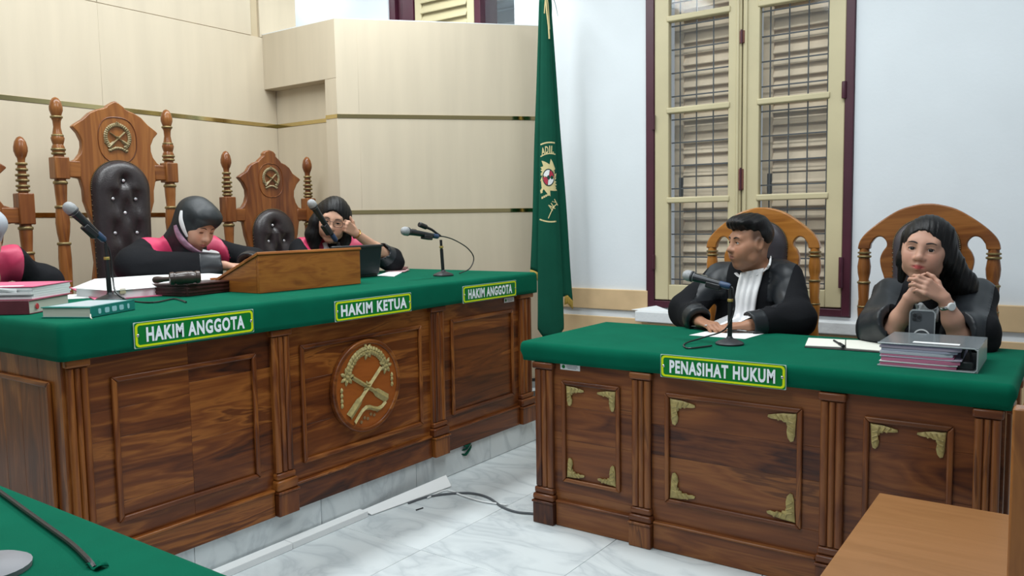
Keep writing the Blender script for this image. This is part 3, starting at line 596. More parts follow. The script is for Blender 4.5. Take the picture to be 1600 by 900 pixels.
def seat_set(root, wd, hw, zs, leather, arm=True, yd=.46):
    put('seat_frame', MB().box(-hw, hw, .0, yd, zs-.09, zs-.03), wd(0), root, local=True, bevel=.008)
    put('seat_cushion', MB().box(-hw+.03, hw-.03, .03, yd-.01, zs-.03, zs+.05), leather, root, local=True, bevel=.03, segs=4)
    for x in (-hw+.03, hw-.03):
        put('leg', MB().lathe([(.03, 0.001), (.022, .03), (.034, .12), (.024, .22), (.032, zs-.09)], (x, yd-.04, 0), 14), wd(2), root, local=True)
        put('leg', MB().box(x-.024, x+.024, 0, .05, 0.001, zs-.09), wd(2), root, local=True, bevel=.004)
        if arm:
            put('armrest', MB().box(x-.028, x+.028, -.01, yd-.06, zs+.20, zs+.235), wd(1), root, local=True, bevel=.01)
            put('arm_support', MB().lathe([(.018, zs-.03), (.026, zs+.06), (.016, zs+.12), (.022, zs+.20)], (x, yd-.1, 0), 12), wd(2), root, local=True)
def judge_chair(loc, label, tall):
    """local frame: x across, +y forward, z up from the platform. Heights from the photo"""
    r = empty('judge_chair', loc, -math.pi/2, label, 'chair', 'carved judges armchairs')
    wd = chair_wood if tall else red_wood; e = MB(); B0 = .1355
    if tall:
        zr0, zr1 = 1.558-B0, 1.642-B0; zb0, zb1 = 1.548-B0, 1.658-B0; px = .298
        crown = [(0, 1.968), (.018, 1.958), (.045, 1.940), (.050, 1.931), (.072, 1.922), (.098, 1.915), (.140, 1.893), (.175, 1.858), (.222, 1.826), (.232, 1.815), (.205, 1.785), (.187, 1.745), (.187, 1.715), (.197, 1.682), (.220, 1.652), (.238, 1.642)]
        low = [(.238, 1.558), (.205, 1.552), (.192, 1.50), (.190, 1.44), (.168, 1.37), (.148, 1.318), (.165, 1.292), (.158, 1.22), (.150, 1.12), (.17, 1.0), (.18, .86), (.17, .70)]
        zp1, hw, z_em, Rem = 1.655-B0, .158, 1.775, .088; bt = [(0, 1.548), (-.062, 1.452), (.062, 1.452), (0, 1.378), (-.060, 1.272), (.060, 1.272), (0, 1.188), (-.06, 1.10), (.06, 1.10), (0, 1.0), (-.06, .9), (.06, .9)]
        ztop = 1.955
    else:
        zr0, zr1 = 1.328-B0, 1.404-B0; zb0, zb1 = 1.322-B0, 1.474-B0; px = .310
        crown = [(0, 1.772), (.03, 1.764), (.048, 1.748), (.046, 1.736), (.062, 1.722), (.082, 1.706), (.086, 1.698), (.118, 1.688), (.15, 1.668), (.176, 1.632), (.225, 1.604), (.238, 1.594), (.205, 1.562), (.182, 1.52), (.180, 1.482), (.192, 1.445), (.214, 1.414), (.245, 1.404)]
        low = [(.245, 1.328), (.214, 1.322), (.206, 1.28), (.200, 1.24), (.178, 1.17), (.160, 1.12), (.172, 1.09), (.165, 1.02), (.16, .9), (.17, .7)]
        zp1, hw, z_em, Rem = 1.402-B0, .155, 1.595, .078; bt = [(0.03, 1.30), (-.055, 1.20), (.065, 1.20), (0, 1.12), (-.06, 1.03), (.06, 1.03), (0, .93), (-.06, .85), (.06, .85)]
        ztop = 1.748
    half = [(u, v-B0) for u, v in crown]+[(u, v-B0) for u, v in low]
    bb = put('back_board', board_xz(e, half, -.018, .018), wd(2), r, local=True, bevel=.006, ang=50)
    for s in (-1, 1): put('back_rail', MB().box(min(s*.2, s*px), max(s*.2, s*px), -.02, .021, zr0, zr1), wd(0), r, local=True, bevel=.006)
    mb = MB(); crest(mb, lambda u, v, h: np.array((-u, .020+.010*h, v+z_em-B0)), Rem, True); put('carved_crest', mb, mat('old_gilt', (.33, .26, .13), .5, .15, noise=.4, nscale=60), bb, local=True, kind='stuff', smooth=False, label='small gilt carved wreath crest')
    ov = [(Rem*1.18*math.copysign(abs(math.cos(a))**.75, math.cos(a)), Rem*1.35*math.copysign(abs(math.sin(a))**.85, math.sin(a))-.012) for a in np.linspace(0, 2*math.pi, 40, endpoint=False)]
    put('crest_groove', MB().tube([(u, .0185, v+z_em-B0) for u, v in ov], .0028, 6, closed=True), bench_wood(2), bb, local=True)
    pd = pad(r, hw, .60, zp1, hw*1.0, .02, .06, M_leather, [(u, v-B0) for u, v in bt])
    for s in (-1, 1):
        x = s*px; z = zb0
        dn_ = [(.016, .52), (.020, .60), (.026, .70), (.031, z-.40), (.028, z-.33), (.021, z-.325), (.030, z-.27), (.034, z-.22), (.029, z-.15), (.024, z-.13), (.028, z-.07), (.030, z-.03), (.026, z)]
        turned(r, x, 0, dn_, [(z-.325, .033, .008), (z-.14, .033, .008), (z-.018, .034, .009)], wd(2))
        put('post_block', MB().box(x-.036, x+.036, -.034, .034, zb0, zb1), wd(2), r, local=True, bevel=.005)
        z = zb1; H = ztop-B0-zb1
        if tall: pr = [(.026, 0), (.024, .02), (.030, .06), (.030, .10), (.024, .125), (.029, .16), (.032, .19), (.024, .22), (.017, .30), (.019, .36), (.026, .395), (.020, .405)]; pr = [(a, z+b*H/.60) for a, b in pr]; rg = [(.035, .033), (.075, .034), (.215, .028), (.40, .029)]
        else: pr = [(.022, 0), (.023, .06), (.018, .10), (.022, .16), (.018, .21), (.020, .27), (.016, .33), (.018, .37)]; pr = [(a, z+b*H/.60) for a, b in pr]; rg = [(.03, .030), (.075, .031), (.135, .030), (.19, .031), (.25, .027), (.31, .026)]
        z1 = pr[-1][1]; hf = zb1+H-z1
        pr += [(.024, z1+hf*.10), (.031, z1+hf*.32), (.031, z1+hf*.5), (.025, z1+hf*.76), (.014, z1+hf*.94), (.003, z1+hf)]
        turned(r, x, 0, pr, [(z+b*H/.60, q, .0065) for b, q in rg], wd(2), 'finial_post')
    seat_set(r, wd, .30, .47, M_leather); return r
judge_chair((-4.2, 2.297, .1355), 'tallest carved judge chair with tufted dark back behind the black headscarf', True)
jc = judge_chair((-4.2, 3.277, .1355), 'carved judge chair with stepped crest beside the woman in glasses', False)
dup(jc, (-4.2, 1.512, .1355), -math.pi/2, 'carved judge chair cut by the picture edge, behind stacked books')

def counsel_chair(loc, wd, label):
    r = empty('counsel_chair', loc, math.pi, label, 'chair', 'arched counsel armchairs')
    outer = [(0, 1.350), (.04, 1.347), (.115, 1.324), (.195, 1.272), (.252, 1.222), (.281, 1.182), (.290, 1.143), (.236, 1.143)]
    inner = [(.232, 1.168), (.212, 1.196), (.187, 1.201), (.167, 1.182), (.164, 1.158), (.180, 1.133), (.191, 1.10), (.187, 1.06), (.172, 1.01), (.160, .95), (.155, .85), (.165, .70)]
    put('back_board', board_xz(MB(), curve2(outer[:7], 4)+[outer[7]]+curve2(inner, 3), -.016, .022), wd(0), r, local=True, bevel=.008, segs=3, ang=50)
    pad(r, .136, .56, 1.284, .136, .024, .055, M_grey_leather, [(0, 1.10), (-.055, 1.0), (.055, 1.0), (0, .9)], .125)
    for s in (-1, 1):
        x = s*.263
        turned(r, x, 0, [(.022, .655), (.024, .70), (.020, .76), (.025, .83), (.027, .86), (.022, .90), (.027, .985), (.022, 1.0), (.028, 1.03), (.030, 1.06), (.024, 1.105), (.022, 1.146)], [(.985, .030, .006), (1.108, .031, .006), (1.126, .030, .005), (.87, .028, .005)], wd(2))
        put('arm_block', MB().box(x-.03, x+.03, -.03, .06, .62, .665), wd(1), r, local=True, bevel=.008)
    seat_set(r, wd, .28, .45, M_grey_leather); return r
counsel_chair((-1.322, 4.07, 0), amber_wood, 'glossy amber arched armchair behind the man in black robe')
counsel_chair((-.565, 4.05, 0), chair_wood, 'brown arched armchair behind the long-haired woman, against white wall')

# ================================================================== THINGS ON THE JUDGES BENCH
ZB = 1.0052; ZC = .7872
M_grille = mat('mic_grille', (.36, .37, .38), .5, .3, bump=.6, bscale=900)
M_blue = mat('mic_blue_end', (.03, .06, .13), .4)
def mic_stand(base, top, label, collar):
    base = np.array(base, float); top = np.array(top, float)
    r = empty('microphone_stand', base, 0, label, 'stand', 'black table microphone stands')
    put('base', MB().lathe([(.056, 0), (.057, .006), (.05, .012), (.03, .02), (.014, .026), (.010, .034)], base, 28), M_dark, r)
    d = top-base; put('pole', MB().tube([base+d*.06, base+d*.5, base+d*.74], .0095, 12), M_black, r)
    put('collar', MB().lathe([(.0105, -.006), (.0115, -.003), (.0115, .003), (.0105, .006)], base+d*collar, 14, d), mat('collar_gold', (.55, .40, .12), .35, .6), r, label='gilt collar on the pole')
    put('neck', MB().tube([base+d*.72, base+d*.9, top], .0075, 10), M_black, r)
    return r
def microphone(head, tail, label, cable=None, clip=(0, 0, .02)):
    head = np.array(head, float); tail = np.array(tail, float); d = nrm(tail-head); L_ = np.linalg.norm(tail-head)
    r = empty('microphone', tail, 0, label, 'microphone', 'handheld microphones on the desks')
    put('grille', MB().lathe([(.004, -.026), (.013, -.023), (.0205, -.014), (.0238, -.002), (.0235, .008), (.021, .018), (.019, .026)], head, 22, d), M_grille, r, ang=60)
    put('head_ring', MB().lathe([(.0215, .012), (.0235, .015), (.0235, .02), (.020, .024)], head, 22, d), M_dark, r)
    put('body', MB().lathe([(.0185, .024), (.0165, .06), (.0135, L_*.75), (.012, L_)], head, 18, d), mat('mic_body', (.03, .032, .036), .3, .4), r)
    put('switch', MB().obox(head+d*.07+np.array((0, 0, .016)), d*.014, np.cross(d, (0, 0, 1))*.004, (0, 0, .003)), M_chrome, r)
    put('end_cap', MB().lathe([(.0125, L_-.03), (.0135, L_-.02), (.0135, L_+.012), (.009, L_+.02)], head, 16, d), M_blue, r)
    s = nrm(np.cross(d, (0, 0, 1))); u = np.cross(s, d)
    put('clip', MB().obox(head+d*L_*.70-u*.014, d*.032, s*.017, u*.012), M_black, r, bevel=.004)
    if cable is not None: put('cable', MB().tube(smooth_path([tail+d*.018]+[np.array(c, float) for c in cable], 6), .0034, 8), M_black, r)
    return r
T = lambda px, py, z=ZB: atz(px, py, z)
mic_stand((-3.2, 1.69, ZB), (-3.2, 1.683, 1.238), 'black microphone stand in front of the tall tufted chair', .74)
microphone((-3.2, 1.552, 1.378), (-3.2, 1.668, 1.262), 'grey microphone aimed up before the tall tufted chair', [(-3.2, 1.70, 1.20), (-3.19, 1.70, 1.10), T(182, 458, 1.04), T(205, 470, ZB+.004), T(240, 472.5, ZB+.004), T(272, 467, ZB+.004), T(291, 472, ZB+.004)])
mic_stand((-3.3, 3.03, ZB), (-3.3, 3.018, 1.20), 'microphone stand hidden behind the wooden lectern', .7)
microphone((-3.3, 2.842, 1.408), (-3.3, 2.99, 1.224), 'microphone with pale grille across the face of the woman in glasses', [(-3.3, 3.04, 1.16), (-3.31, 3.06, 1.06), (-3.34, 3.08, ZB+.004)])
mic_stand((-2.872, 3.388, ZB), (-2.872, 3.374, 1.205), 'slim black microphone stand alone near the bench end', .80)
microphone((-2.87, 3.088, 1.258), (-2.87, 3.33, 1.226), 'grey microphone lying level on the slim stand near the flag', [(-2.872, 3.40, 1.222), (-2.878, 3.50, 1.20), (-2.89, 3.63, 1.15), (-2.90, 3.70, 1.09), (-2.90, 3.66, 1.03), (-2.88, 3.54, ZB+.004)])
r = empty('microphone_clip', (-2.872, 3.36, 1.225), 0, 'spare black clip arm above the level microphone', 'clip')
put('arm', MB().tube([(-2.872, 3.372, 1.226), (-2.872, 3.30, 1.262), (-2.872, 3.245, 1.28)], [.006, .007, .008], 10), M_black, r); put('tip', MB().tube([(-2.872, 3.255, 1.276), (-2.872, 3.20, 1.292)], .014, 12), M_black, r, bevel=.004)

def slab(mb, P, z0, z1): 
    A_ = sum(P[i][0]*P[(i+1) % len(P)][1]-P[(i+1) % len(P)][0]*P[i][1] for i in range(len(P)))
    P = P if A_ > 0 else P[::-1]
    return mb.prism([(p[0], p[1]) for p in P], lambda u, v, s: (u, v, z0+(z1-z0)*s))
def book(o, a, b, h, mcov, mpage, name, label, cat='book', group=None, cov=.004):
    """o: corner at the spine's near end; a: along the spine; b: from spine to fore-edge"""
    o, a, b = [np.array((*q[:2], 0), float) for q in (o, a, b)]; z = ZB if len(name) else 0
    an, bn = nrm(a), nrm(b); q4 = lambda i, j, k, l: [o+an*i+bn*k, o+a-an*j+bn*k, o+a-an*j+b-bn*l, o+an*i+b-bn*l]
    return o, a, b, an, bn, q4
def make_book(name, o, a, b, z0, h, mcov, mpage, label, cat='book', group=None, cov=.0035):
    o, a, b, an, bn, q4 = book(o, a, b, h, mcov, mpage, name, label); r = empty(name, (*(o+a/2+b/2)[:2], z0), 0, label, cat, group)
    put('page_block', slab(MB(), q4(.004, .004, .003, .005), z0+cov, z0+h-cov), mpage, r)
    c = MB(); slab(c, q4(0, 0, 0, 0), z0, z0+cov); slab(c, q4(0, 0, 0, 0), z0+h-cov, z0+h); slab(c, [o, o+a, o+a+bn*.0035, o+bn*.0035], z0, z0+h)
    put('cover', c, mcov, r, bevel=.001, segs=1); return r, o, a, b, an, bn
M_page = mat('book_pages', (.62, .60, .52), .85, noise=.15, nscale=4, bump=.3, bscale=120, stretch=(1, 1, 60))
M_maroonb = mat('maroon_cloth_cover', (.13, .018, .03), .5, noise=.3, nscale=20)
M_pink = mat('pink_card', (.68, .13, .24), .6, noise=.12, nscale=6)
M_teal = mat('teal_cover', (.008, .20, .17), .35)
u1, u2 = nrm((-.60, .80, 0)), nrm((-.80, -.60, 0))
r, o, a, b, an, bn = make_book('law_book', (-2.955, 1.275), u2*.26, u1*.27, ZB, .048, M_maroonb, M_page, 'thick maroon book under the pink folder', group='books on the bench corner')
# a spine runs along u2: the page edge shows on the u1 side, with a small red mark
q = MB(); c = o+u1*.05; q.prism([(.010*math.cos(t), .011*math.sin(t)) for t in np.linspace(0, 6.28, 7, endpoint=False)], plane_fn(c+np.array((0, 0, ZB+.024))-u2*.0002, -u1*-1, (0, 0, 1), .002)); put('page_stamp', q, mat('red_ink', (.5, .03, .04), .6), r)
P0 = np.array((-2.985, 1.30, 0)); zp = ZB+.0485
r = empty('pink_folder', (*(P0+u1*.12+u2*.12)[:2], zp), 0, 'pink case folder stuffed with papers on top of the maroon book', 'folder')
for k in range(5):
    s_ = [.0, .012, -.006, .008, .002][k]; put('paper', slab(MB(), [P0+u1*(.0+s_), P0+u1*(.255+s_*.7), P0+u1*(.255+s_)+u2*.30, P0+u1*s_+u2*.30], zp+.002+k*.008, zp+.0095+k*.008), M_white, r)
put('cover', slab(MB(), [P0-u2*.005+u1*.0, P0+u1*.275-u2*.0, P0+u1*.275+u2*.31, P0+u2*.31], zp+.043, zp+.046), M_pink, r); put('back_cover', slab(MB(), [P0-u2*.004, P0+u1*.27, P0+u1*.27+u2*.31, P0+u2*.31], zp, zp+.002), M_pink, r)
put('cover_flap', MB().grid(lambda u, v: P0+u1*(.268+.03*u)+u2*(.02+.2*v)+np.array((0, 0, zp+.044-.045*u*u)), 4, 2), M_maroonb, r, solid=.002)
mb = MB(); mb.grid(lambda u, v: P0+u2*(.05+.24*u)-u1*(.02*math.sin(v*3))+u1*.05*v+np.array((0, 0, zp+.046+.006*math.sin(3.1*u)*(1-v)-.022*(1-v)**2*(1-u))), 6, 5); put('loose_sheet', mb, M_white, r, solid=.001)
v1, v2 = nrm((-.47, .88, 0)), nrm((-.88, -.47, 0))
r, o, a, b, an, bn = make_book('green_book', (-2.645, 1.330), v1*.245, v2*.18, ZB, .036, M_teal, M_page, 'green book with teal lettered spine by the cloth corner', group='books on the bench corner')
put('cover_print', slab(MB(), [o+v1*.02+v2*.015, o+v1*.225+v2*.015, o+v1*.225+v2*.165, o+v1*.02+v2*.165], ZB+.036, ZB+.0366), mat('pale_print', (.45, .52, .55), .35), r)
q = MB(); fS = plane_fn(o-v2*.0002+np.array((0, 0, ZB)), v1, (0, 0, 1), .0008)
for k, wd_ in enumerate((.014, .024, .026, .024, .012)): cx = .045+k*.040; put('spine_mark', MB().prism(rrect(wd_, .018, .005, 3, cx, .018), fS), mat('spine_letters', (.35, .62, .68), .5), r)
put('ribbon', MB().tube([o+v2*.002+np.array((0, 0, ZB+.012)), o-v2*.012-v1*.02+np.array((0, 0, ZB+.004)), o-v2*.022-v1*.028+np.array((0, 0, ZB+.0005))], .0022, 6), M_page, r)

tag(put('pink_document', slab(MB(), [T(108, 450), T(252, 455.5), T(272, 461), T(150, 470.5)], ZB, ZB+.004), M_pink), 'flat pink document cover under the microphone stand', 'document')
tag(put('paper_sheet', slab(MB(), [T(98, 461), T(132, 460), T(140, 466), T(101, 468)], ZB, ZB+.002), M_white), 'small white paper between the pink folder and the pink cover', 'paper')
r = empty('document_box', (-3.40, 2.0, ZB), 0, 'white document carton under the hands of the woman in black headscarf', 'box')
put('carton', MB().box(-3.545, -3.235, 1.725, 2.30, ZB, ZB+.036), M_white, r, bevel=.002); put('lid', MB().add([(-3.56, 1.71, ZB+.037), (-3.225, 1.71, ZB+.037), (-3.225, 2.31, ZB+.037), (-3.56, 2.31, ZB+.037), (-3.53, 1.80, ZB+.072), (-3.30, 1.76, ZB+.066), (-3.27, 2.29, ZB+.066), (-3.53, 2.29, ZB+.072)], [(0, 3, 2, 1), (4, 5, 6, 7), (0, 1, 5, 4), (1, 2, 6, 5), (2, 3, 7, 6), (3, 0, 4, 7)]), M_white, r, bevel=.002)
for y in (1.76, 2.02): put('clasp', MB().box(-3.236, -3.228, y-.012, y+.012, ZB+.022, ZB+.042), mat('buff_tape', (.55, .46, .3), .6), r)
# sound block and gavel
g0, g1, g2 = T(293, 463.7), T(361.5, 455.5), T(221, 456)
gu = nrm(g1-g0); gv = np.array((-gu[1], gu[0], 0)); gL = .255; gW = .37; c = g0+gu*gL/2+gv*gW/2; c[2] = 0; zg = ZB+.052
M_dkw = wood('dark_block', 0, [(0, (.02, .008, .008)), (.6, (.055, .02, .018)), (1, (.035, .012, .012))], .35, 2, .1)
r = empty('gavel_block', (*c[:2], ZB), 0, 'flat dark reddish wooden block under the gavel', 'block')
put('body', MB().obox((c[0], c[1], ZB+.022), gu*gL/2, gv*gW/2, (0, 0, .022)), M_dkw, r, bevel=.003); put('top_plate', MB().obox((c[0], c[1], ZB+.048), gu*(gL/2+.004), gv*(gW/2+.004), (0, 0, .004)), M_dkw, r, bevel=.002)
q = MB()
for s in (-1, 1):
    for h in (.016, .032): q.obox(c+np.array((0, 0, ZB+h))+s*gv*gW/2, gu*gL*.48, gv*.003, (0, 0, .004))
    for h in (.016, .032): q.obox(c+np.array((0, 0, ZB+h))+s*gu*gL/2, gv*gW*.48, gu*.003, (0, 0, .004))
put('carved_edge', q, M_dkw, r, bevel=.0015)
gc = atz(289, 434, zg+.028); ga = nrm((.45, .85, .02)); gh = nrm((-.82, -.42, -.06))
M_gav = mat('gavel_wood', (.05, .028, .022), .35, noise=.4, nscale=40, coat=.4)
r = empty('gavel', (gc[0], gc[1], zg), 0, 'dark turned wooden gavel lying on the wooden block', 'gavel')
put('head', MB().lathe([(.018, -.062), (.0255, -.058), (.0275, -.045), (.024, -.040), (.024, -.034), (.0265, -.03), (.027, 0), (.0265, .03), (.024, .034), (.024, .040), (.0275, .045), (.0255, .058), (.018, .062)], gc, 24, ga), M_gav, r); put('handle', MB().lathe([(.008, .02), (.0085, .06), (.011, .10), (.015, .125), (.014, .14), (.006, .148)], gc, 16, gh), M_gav, r)

# slanted lectern
r = empty('desk_lectern', (-3.06, 2.48, ZB), 0, 'slant-topped wooden desk lectern in the middle of the bench', 'lectern')
ya, yb, xf, xk = 2.183, 2.782, -2.892, -3.235
put('front_board', MB().box(xf-.018, xf, ya, yb, ZB, ZB+.166), plain_wood(1), r, bevel=.002)
for y0 in (ya, yb-.018):
    put('side_board', MB().prism([(xf-.019, ZB), (xf-.019, ZB+.162), (xk, ZB+.03), (xk, ZB)], lambda u, v, s, y0=y0: (u, y0+.018*s, v)), plain_wood(0), r, bevel=.001)
sl = nrm((xk-xf, 0, -.137)); sn = np.array((sl[2], 0, -sl[0])); sn = sn if sn[2] > 0 else -sn
pc = np.array((xf+.006, 0, ZB+.169)); put('slope_board', MB().obox(pc+sl*.19+np.array((0, (ya+yb)/2, 0))+sn*.006, sl*.19, (0, (yb-ya)/2+.006, 0), sn*.007), plain_wood(1), r, bevel=.003)
put('stop_ledge', MB().obox((xk-.012, (ya+yb)/2, ZB+.04), (.006, 0, 0), (0, (yb-ya)/2, 0), (0, 0, .018)), plain_wood(1), r, bevel=.002)
# laptop
r = empty('laptop', (-3.25, 3.04, ZB), 0, 'open black laptop seen from behind beside the lectern', 'laptop')
put('keyboard_base', MB().box(-3.46, -3.215, 2.86, 3.225, ZB, ZB+.018), M_black, r, bevel=.004)
put('screen_lid', MB().obox((-3.195, 3.042, ZB+.096), (.006, 0, 0), (0, .185, 0), (.016, 0, .084)), mat('laptop_lid', (.012, .014, .02), .42, bump=.1, bscale=500), r, bevel=.006, segs=3)
put('screen', MB().obox((-3.2025, 3.042, ZB+.097), (.0006, 0, 0), (0, .17, 0), (.0135, 0, .07)), mat('screen_dark', (.03, .04, .06), .15), r)
put('lid_rim', MB().obox((-3.178, 3.042, ZB+.172), (.010, 0, 0), (0, .187, 0), (.0, 0, .006)), M_black, r, bevel=.004)
tag(put('paper_sheet', slab(MB(), [T(589, 431), T(608, 425), T(630, 425), T(616, 432.5)], ZB, ZB+.003), M_white), 'white paper beside the black laptop', 'paper')
r = empty('small_notebook', (*T(622, 421)[:2], ZB), 0, 'small maroon and pink booklet behind the white paper', 'booklet')
put('pages', slab(MB(), [T(602, 425), T(612, 419.5), T(640, 423), T(632, 426)], ZB+.0035, ZB+.008), mat('pale_pink', (.6, .36, .38), .7), r); put('cover', slab(MB(), [T(608, 422), T(614, 418.5), T(638, 420), T(634, 424)], ZB+.0085, ZB+.013), M_maroonb, r)

# ================================================================== THINGS ON THE COUNSEL DESK
C_ = lambda px, py, z=ZC: atz(px, py, z)
mic_stand((-1.147, 3.138, ZC), (-1.146, 3.142, 1.012), 'black microphone stand on the counsel desk', .80)
microphone((-1.330, 3.15, 1.062), (-1.168, 3.147, 1.026), 'grey microphone before the man in black robe', [(-1.135, 3.14, 1.01), (-1.128, 3.135, .93), (-1.16, 3.12, .85), at(1100, 527, 3.13), C_(1070, 537, ZC+.004), C_(1074, 544, ZC+.004), C_(1098, 542, ZC+.004), C_(1112, 540, ZC+.004)])
tag(put('paper_sheet', slab(MB(), [C_(1077, 524), C_(1122, 514), C_(1203, 519), C_(1164, 530)], ZC, ZC+.0015), M_white), 'white paper under the hands of the man in robe', 'paper')
pc = C_(1106, 513); r = empty('smartphone', (pc[0], pc[1], ZC), .5, 'dark smartphone lying by the hand of the man in robe', 'phone', 'smartphones on the counsel desk')
R_ = np.array(Matrix.Rotation(.25, 3, 'Z')); put('body', MB().obox(pc+np.array((0, 0, .012)), R_@(.074, 0, 0), R_@(0, .036, 0), (0, 0, .004)), mat('phone_rim', (.25, .22, .2), .3, .6), r, bevel=.003); put('screen', MB().obox(pc+np.array((0, 0, .0164)), R_@(.071, 0, 0), R_@(0, .033, 0), (0, 0, .0006)), mat('phone_glass', (.01, .01, .012), .08), r)
put('case_foot', MB().obox(pc+np.array((0, 0, .004)), R_@(.06, 0, 0), R_@(0, .03, 0), (0, 0, .004)), M_black, r)
r = empty('open_notebook', (*C_(1320, 540)[:2], ZC), 0, 'open notebook with cream pages beside the box file', 'notebook')
put('cover', slab(MB(), [C_(1257, 543), C_(1262, 531), C_(1390, 537), C_(1384, 552)], ZC, ZC+.002), M_black, r)
for P in ([(1258, 542), (1263, 530.5), (1321, 533.5), (1320, 545)], [(1322, 546), (1322, 533.5), (1390, 536.5), (1384, 551)]): put('page_block', slab(MB(), [C_(*p) for p in P], ZC+.002, ZC+.008), mat('cream_page', (.74, .74, .66), .8), r, bevel=.002)
pa, pb = C_(1303, 532, ZC+.012), C_(1318, 541, ZC+.012)
r = empty('pen', (pa+pb)/2, 0, 'dark pen lying across the open notebook', 'pen'); put('barrel', MB().tube([pa, pa*.4+pb*.6], .0042, 10), M_dark, r); put('cap', MB().tube([pa*.42+pb*.58, pb], .0068, 10), M_black, r, bevel=.002)
# clear box file full of papers
X0, X1, Y0, Y1, H = -.552, -.252, 2.938, 3.24, .080
M_clear = sheet('clear_plastic', (.8, .84, .86), 1., .35, (.75, .8, .82)); M_smoke = sheet('smoky_cover', (.55, .6, .64), 1., .4, (.42, .47, .50), .2)
r = empty('box_file', (-.40, 3.09, ZC), 0, 'clear plastic box file full of pink and grey papers on the desk edge', 'box file')
put('bottom_sheet', MB().box(X0, X1, Y0, Y1, ZC, ZC+.003), M_clear, r); put('top_cover', MB().box(X0, X1, Y0, Y1, ZC+H-.003, ZC+H), M_smoke, r, bevel=.001)
put('spine', MB().box(X1-.004, X1, Y0, Y1, ZC+.003, ZC+H-.003), mat('spine_plastic', (.62, .66, .68), .25, trans=.3), r, bevel=.001); put('rim', MB().tube([(X0, Y0, ZC+.002), (X1-.01, Y0, ZC+.002), (X1-.002, Y0, ZC+.012), (X1-.002, Y0, ZC+H-.008), (X1-.012, Y0, ZC+H-.001), (X0, Y0, ZC+H-.001)], .0028, 8), M_clear, r)
put('cover_label', MB().box(X0+.10, X1-.06, Y0+.05, Y0+.08, ZC+H, ZC+H+.0006), M_white, r)
cols = [((.50, .14, .24), .010), ((.70, .70, .72), .005), ((.66, .20, .34), .013), ((.60, .52, .64), .005), ((.66, .22, .36), .006), ((.55, .58, .66), .011), ((.44, .45, .58), .009), ((.40, .34, .44), .009)]
z = ZC+.0035
for k, (c, h) in enumerate(cols):
    e = rng.uniform(-.006, .006); xr = -.315+rng.uniform(-.012, .016)
    put('paper_bundle', slab(MB(), [(X0+.004+abs(e), Y0+.004+abs(e)*.6), (xr-.03, Y0+.003), (xr, Y0+.012+abs(e)), (xr-.008, Y1-.02), (X0+.006, Y1-.015)], z, z+h-.0006), mat('bundle_%d' % k, c, .7, bump=.3, bscale=30, stretch=(1, 1, 40)), r, bevel=.001, segs=1); z += h
put('lever_clip', MB().box(-.318, -.268, Y0+.03, Y0+.25, ZC+.004, ZC+.03), M_black, r, bevel=.004); put('lever_arch', MB().tube(smooth_path([(-.305, Y0+.06, ZC+.03), (-.30, Y0+.06, ZC+.065), (-.285, Y0+.06, ZC+.07), (-.275, Y0+.06, ZC+.03)], 5), .004, 8), M_dark, r)
# phone standing behind the file
pb_ = np.array((-.468, 3.285, ZC)); up_ = nrm((.02, -.05, 1)); ux_ = nrm((1, .12, 0)); nn = np.cross(ux_, up_); ux_ = np.cross(up_, nn)
cph = pb_+up_*.080; fP = lambda d0, d1: (lambda u, v, s: cph+ux_*u+up_*v+nn*(d0+(d1-d0)*s))
r = empty('smartphone', pb_, 0, 'phone in clear case with white ring, standing behind the box file', 'phone', 'smartphones on the counsel desk')
put('body', MB().prism(rrect(.080, .158, .012), fP(-.004, .004)), mat('graphite_back', (.085, .095, .105), .3), r, bevel=.001); put('clear_case', MB().ring(rrect(.087, .165, .014), rrect(.079, .157, .011), fP(-.005, .007)), M_clear, r)
put('charging_ring', MB().ring([(.029*math.cos(a), .029*math.sin(a)-.018) for a in np.linspace(0, 6.2832, 40, endpoint=False)], [(.024*math.cos(a), .024*math.sin(a)-.018) for a in np.linspace(0, 6.2832, 40, endpoint=False)], fP(.004, .0055)), M_white, r, label='white ring on the phone back')
cb = put('camera_plate', MB().prism(rrect(.032, .032, .008, 5, -.018, .055), fP(.004, .0062)), mat('camera_plate', (.05, .055, .06), .25), r, bevel=.001)
for u, v in ((-.025, .062), (-.025, .048), (-.011, .055)): put('lens', MB().lathe([(.0062, 0), (.0062, .003), (.0045, .0035)], cph+ux_*u+up_*v+nn*.006, 16, nn), M_black, cb)

# ================================================================== FLAG
FC = np.array((-2.80, 4.36, 0)); fu = np.array((cr[0], cr[1], 0)); fu /= np.linalg.norm(fu); fd = np.array((fu[1], -fu[0], 0)); ZT = 2.70
def fw_(z):
    t = (ZT-z)/(ZT-.9); return -(.040+.082*t), -(.026+.047*t), .020+.062*t, .030+.118*t
def flag_sec(z):
    l, cl, crr, rr = fw_(z); return [(l, -.030, .985), (l*.6+cl*.4, -.012, .98), (cl+.012, -.006, .96), (cl+.004, .012, .80), (cl, .030, .60), (cl*.6, .046, .553), (0, .054, .545), (crr*.6, .048, .55), (crr, .028, .60), (crr-.004, .010, .72), (crr-.014, -.006, .80), (crr*.5+rr*.5, -.016, .815), (rr, -.034, .775)]
def flag_pt(s, v):
    k = min(int(s), 11); f = s-k
    zb = [q[2] for q in flag_sec(1.5)]; z = ZT+((zb[k]*(1-f)+zb[k+1]*f)-ZT)*v
    S_ = flag_sec(z); a, b = S_[k], S_[k+1]; sw = .006*math.sin(z*6+s)*v
    return FC+fu*(a[0]*(1-f)+b[0]*f+sw*.4)+fd*((a[1]*(1-f)+b[1]*f)*(.35+.65*v)+sw)+np.array((0, 0, z))
M_flag = mat('flag_green', (.005, .078, .047), .85, noise=.12, nscale=12, bump=.15, bscale=700, spec=.15)
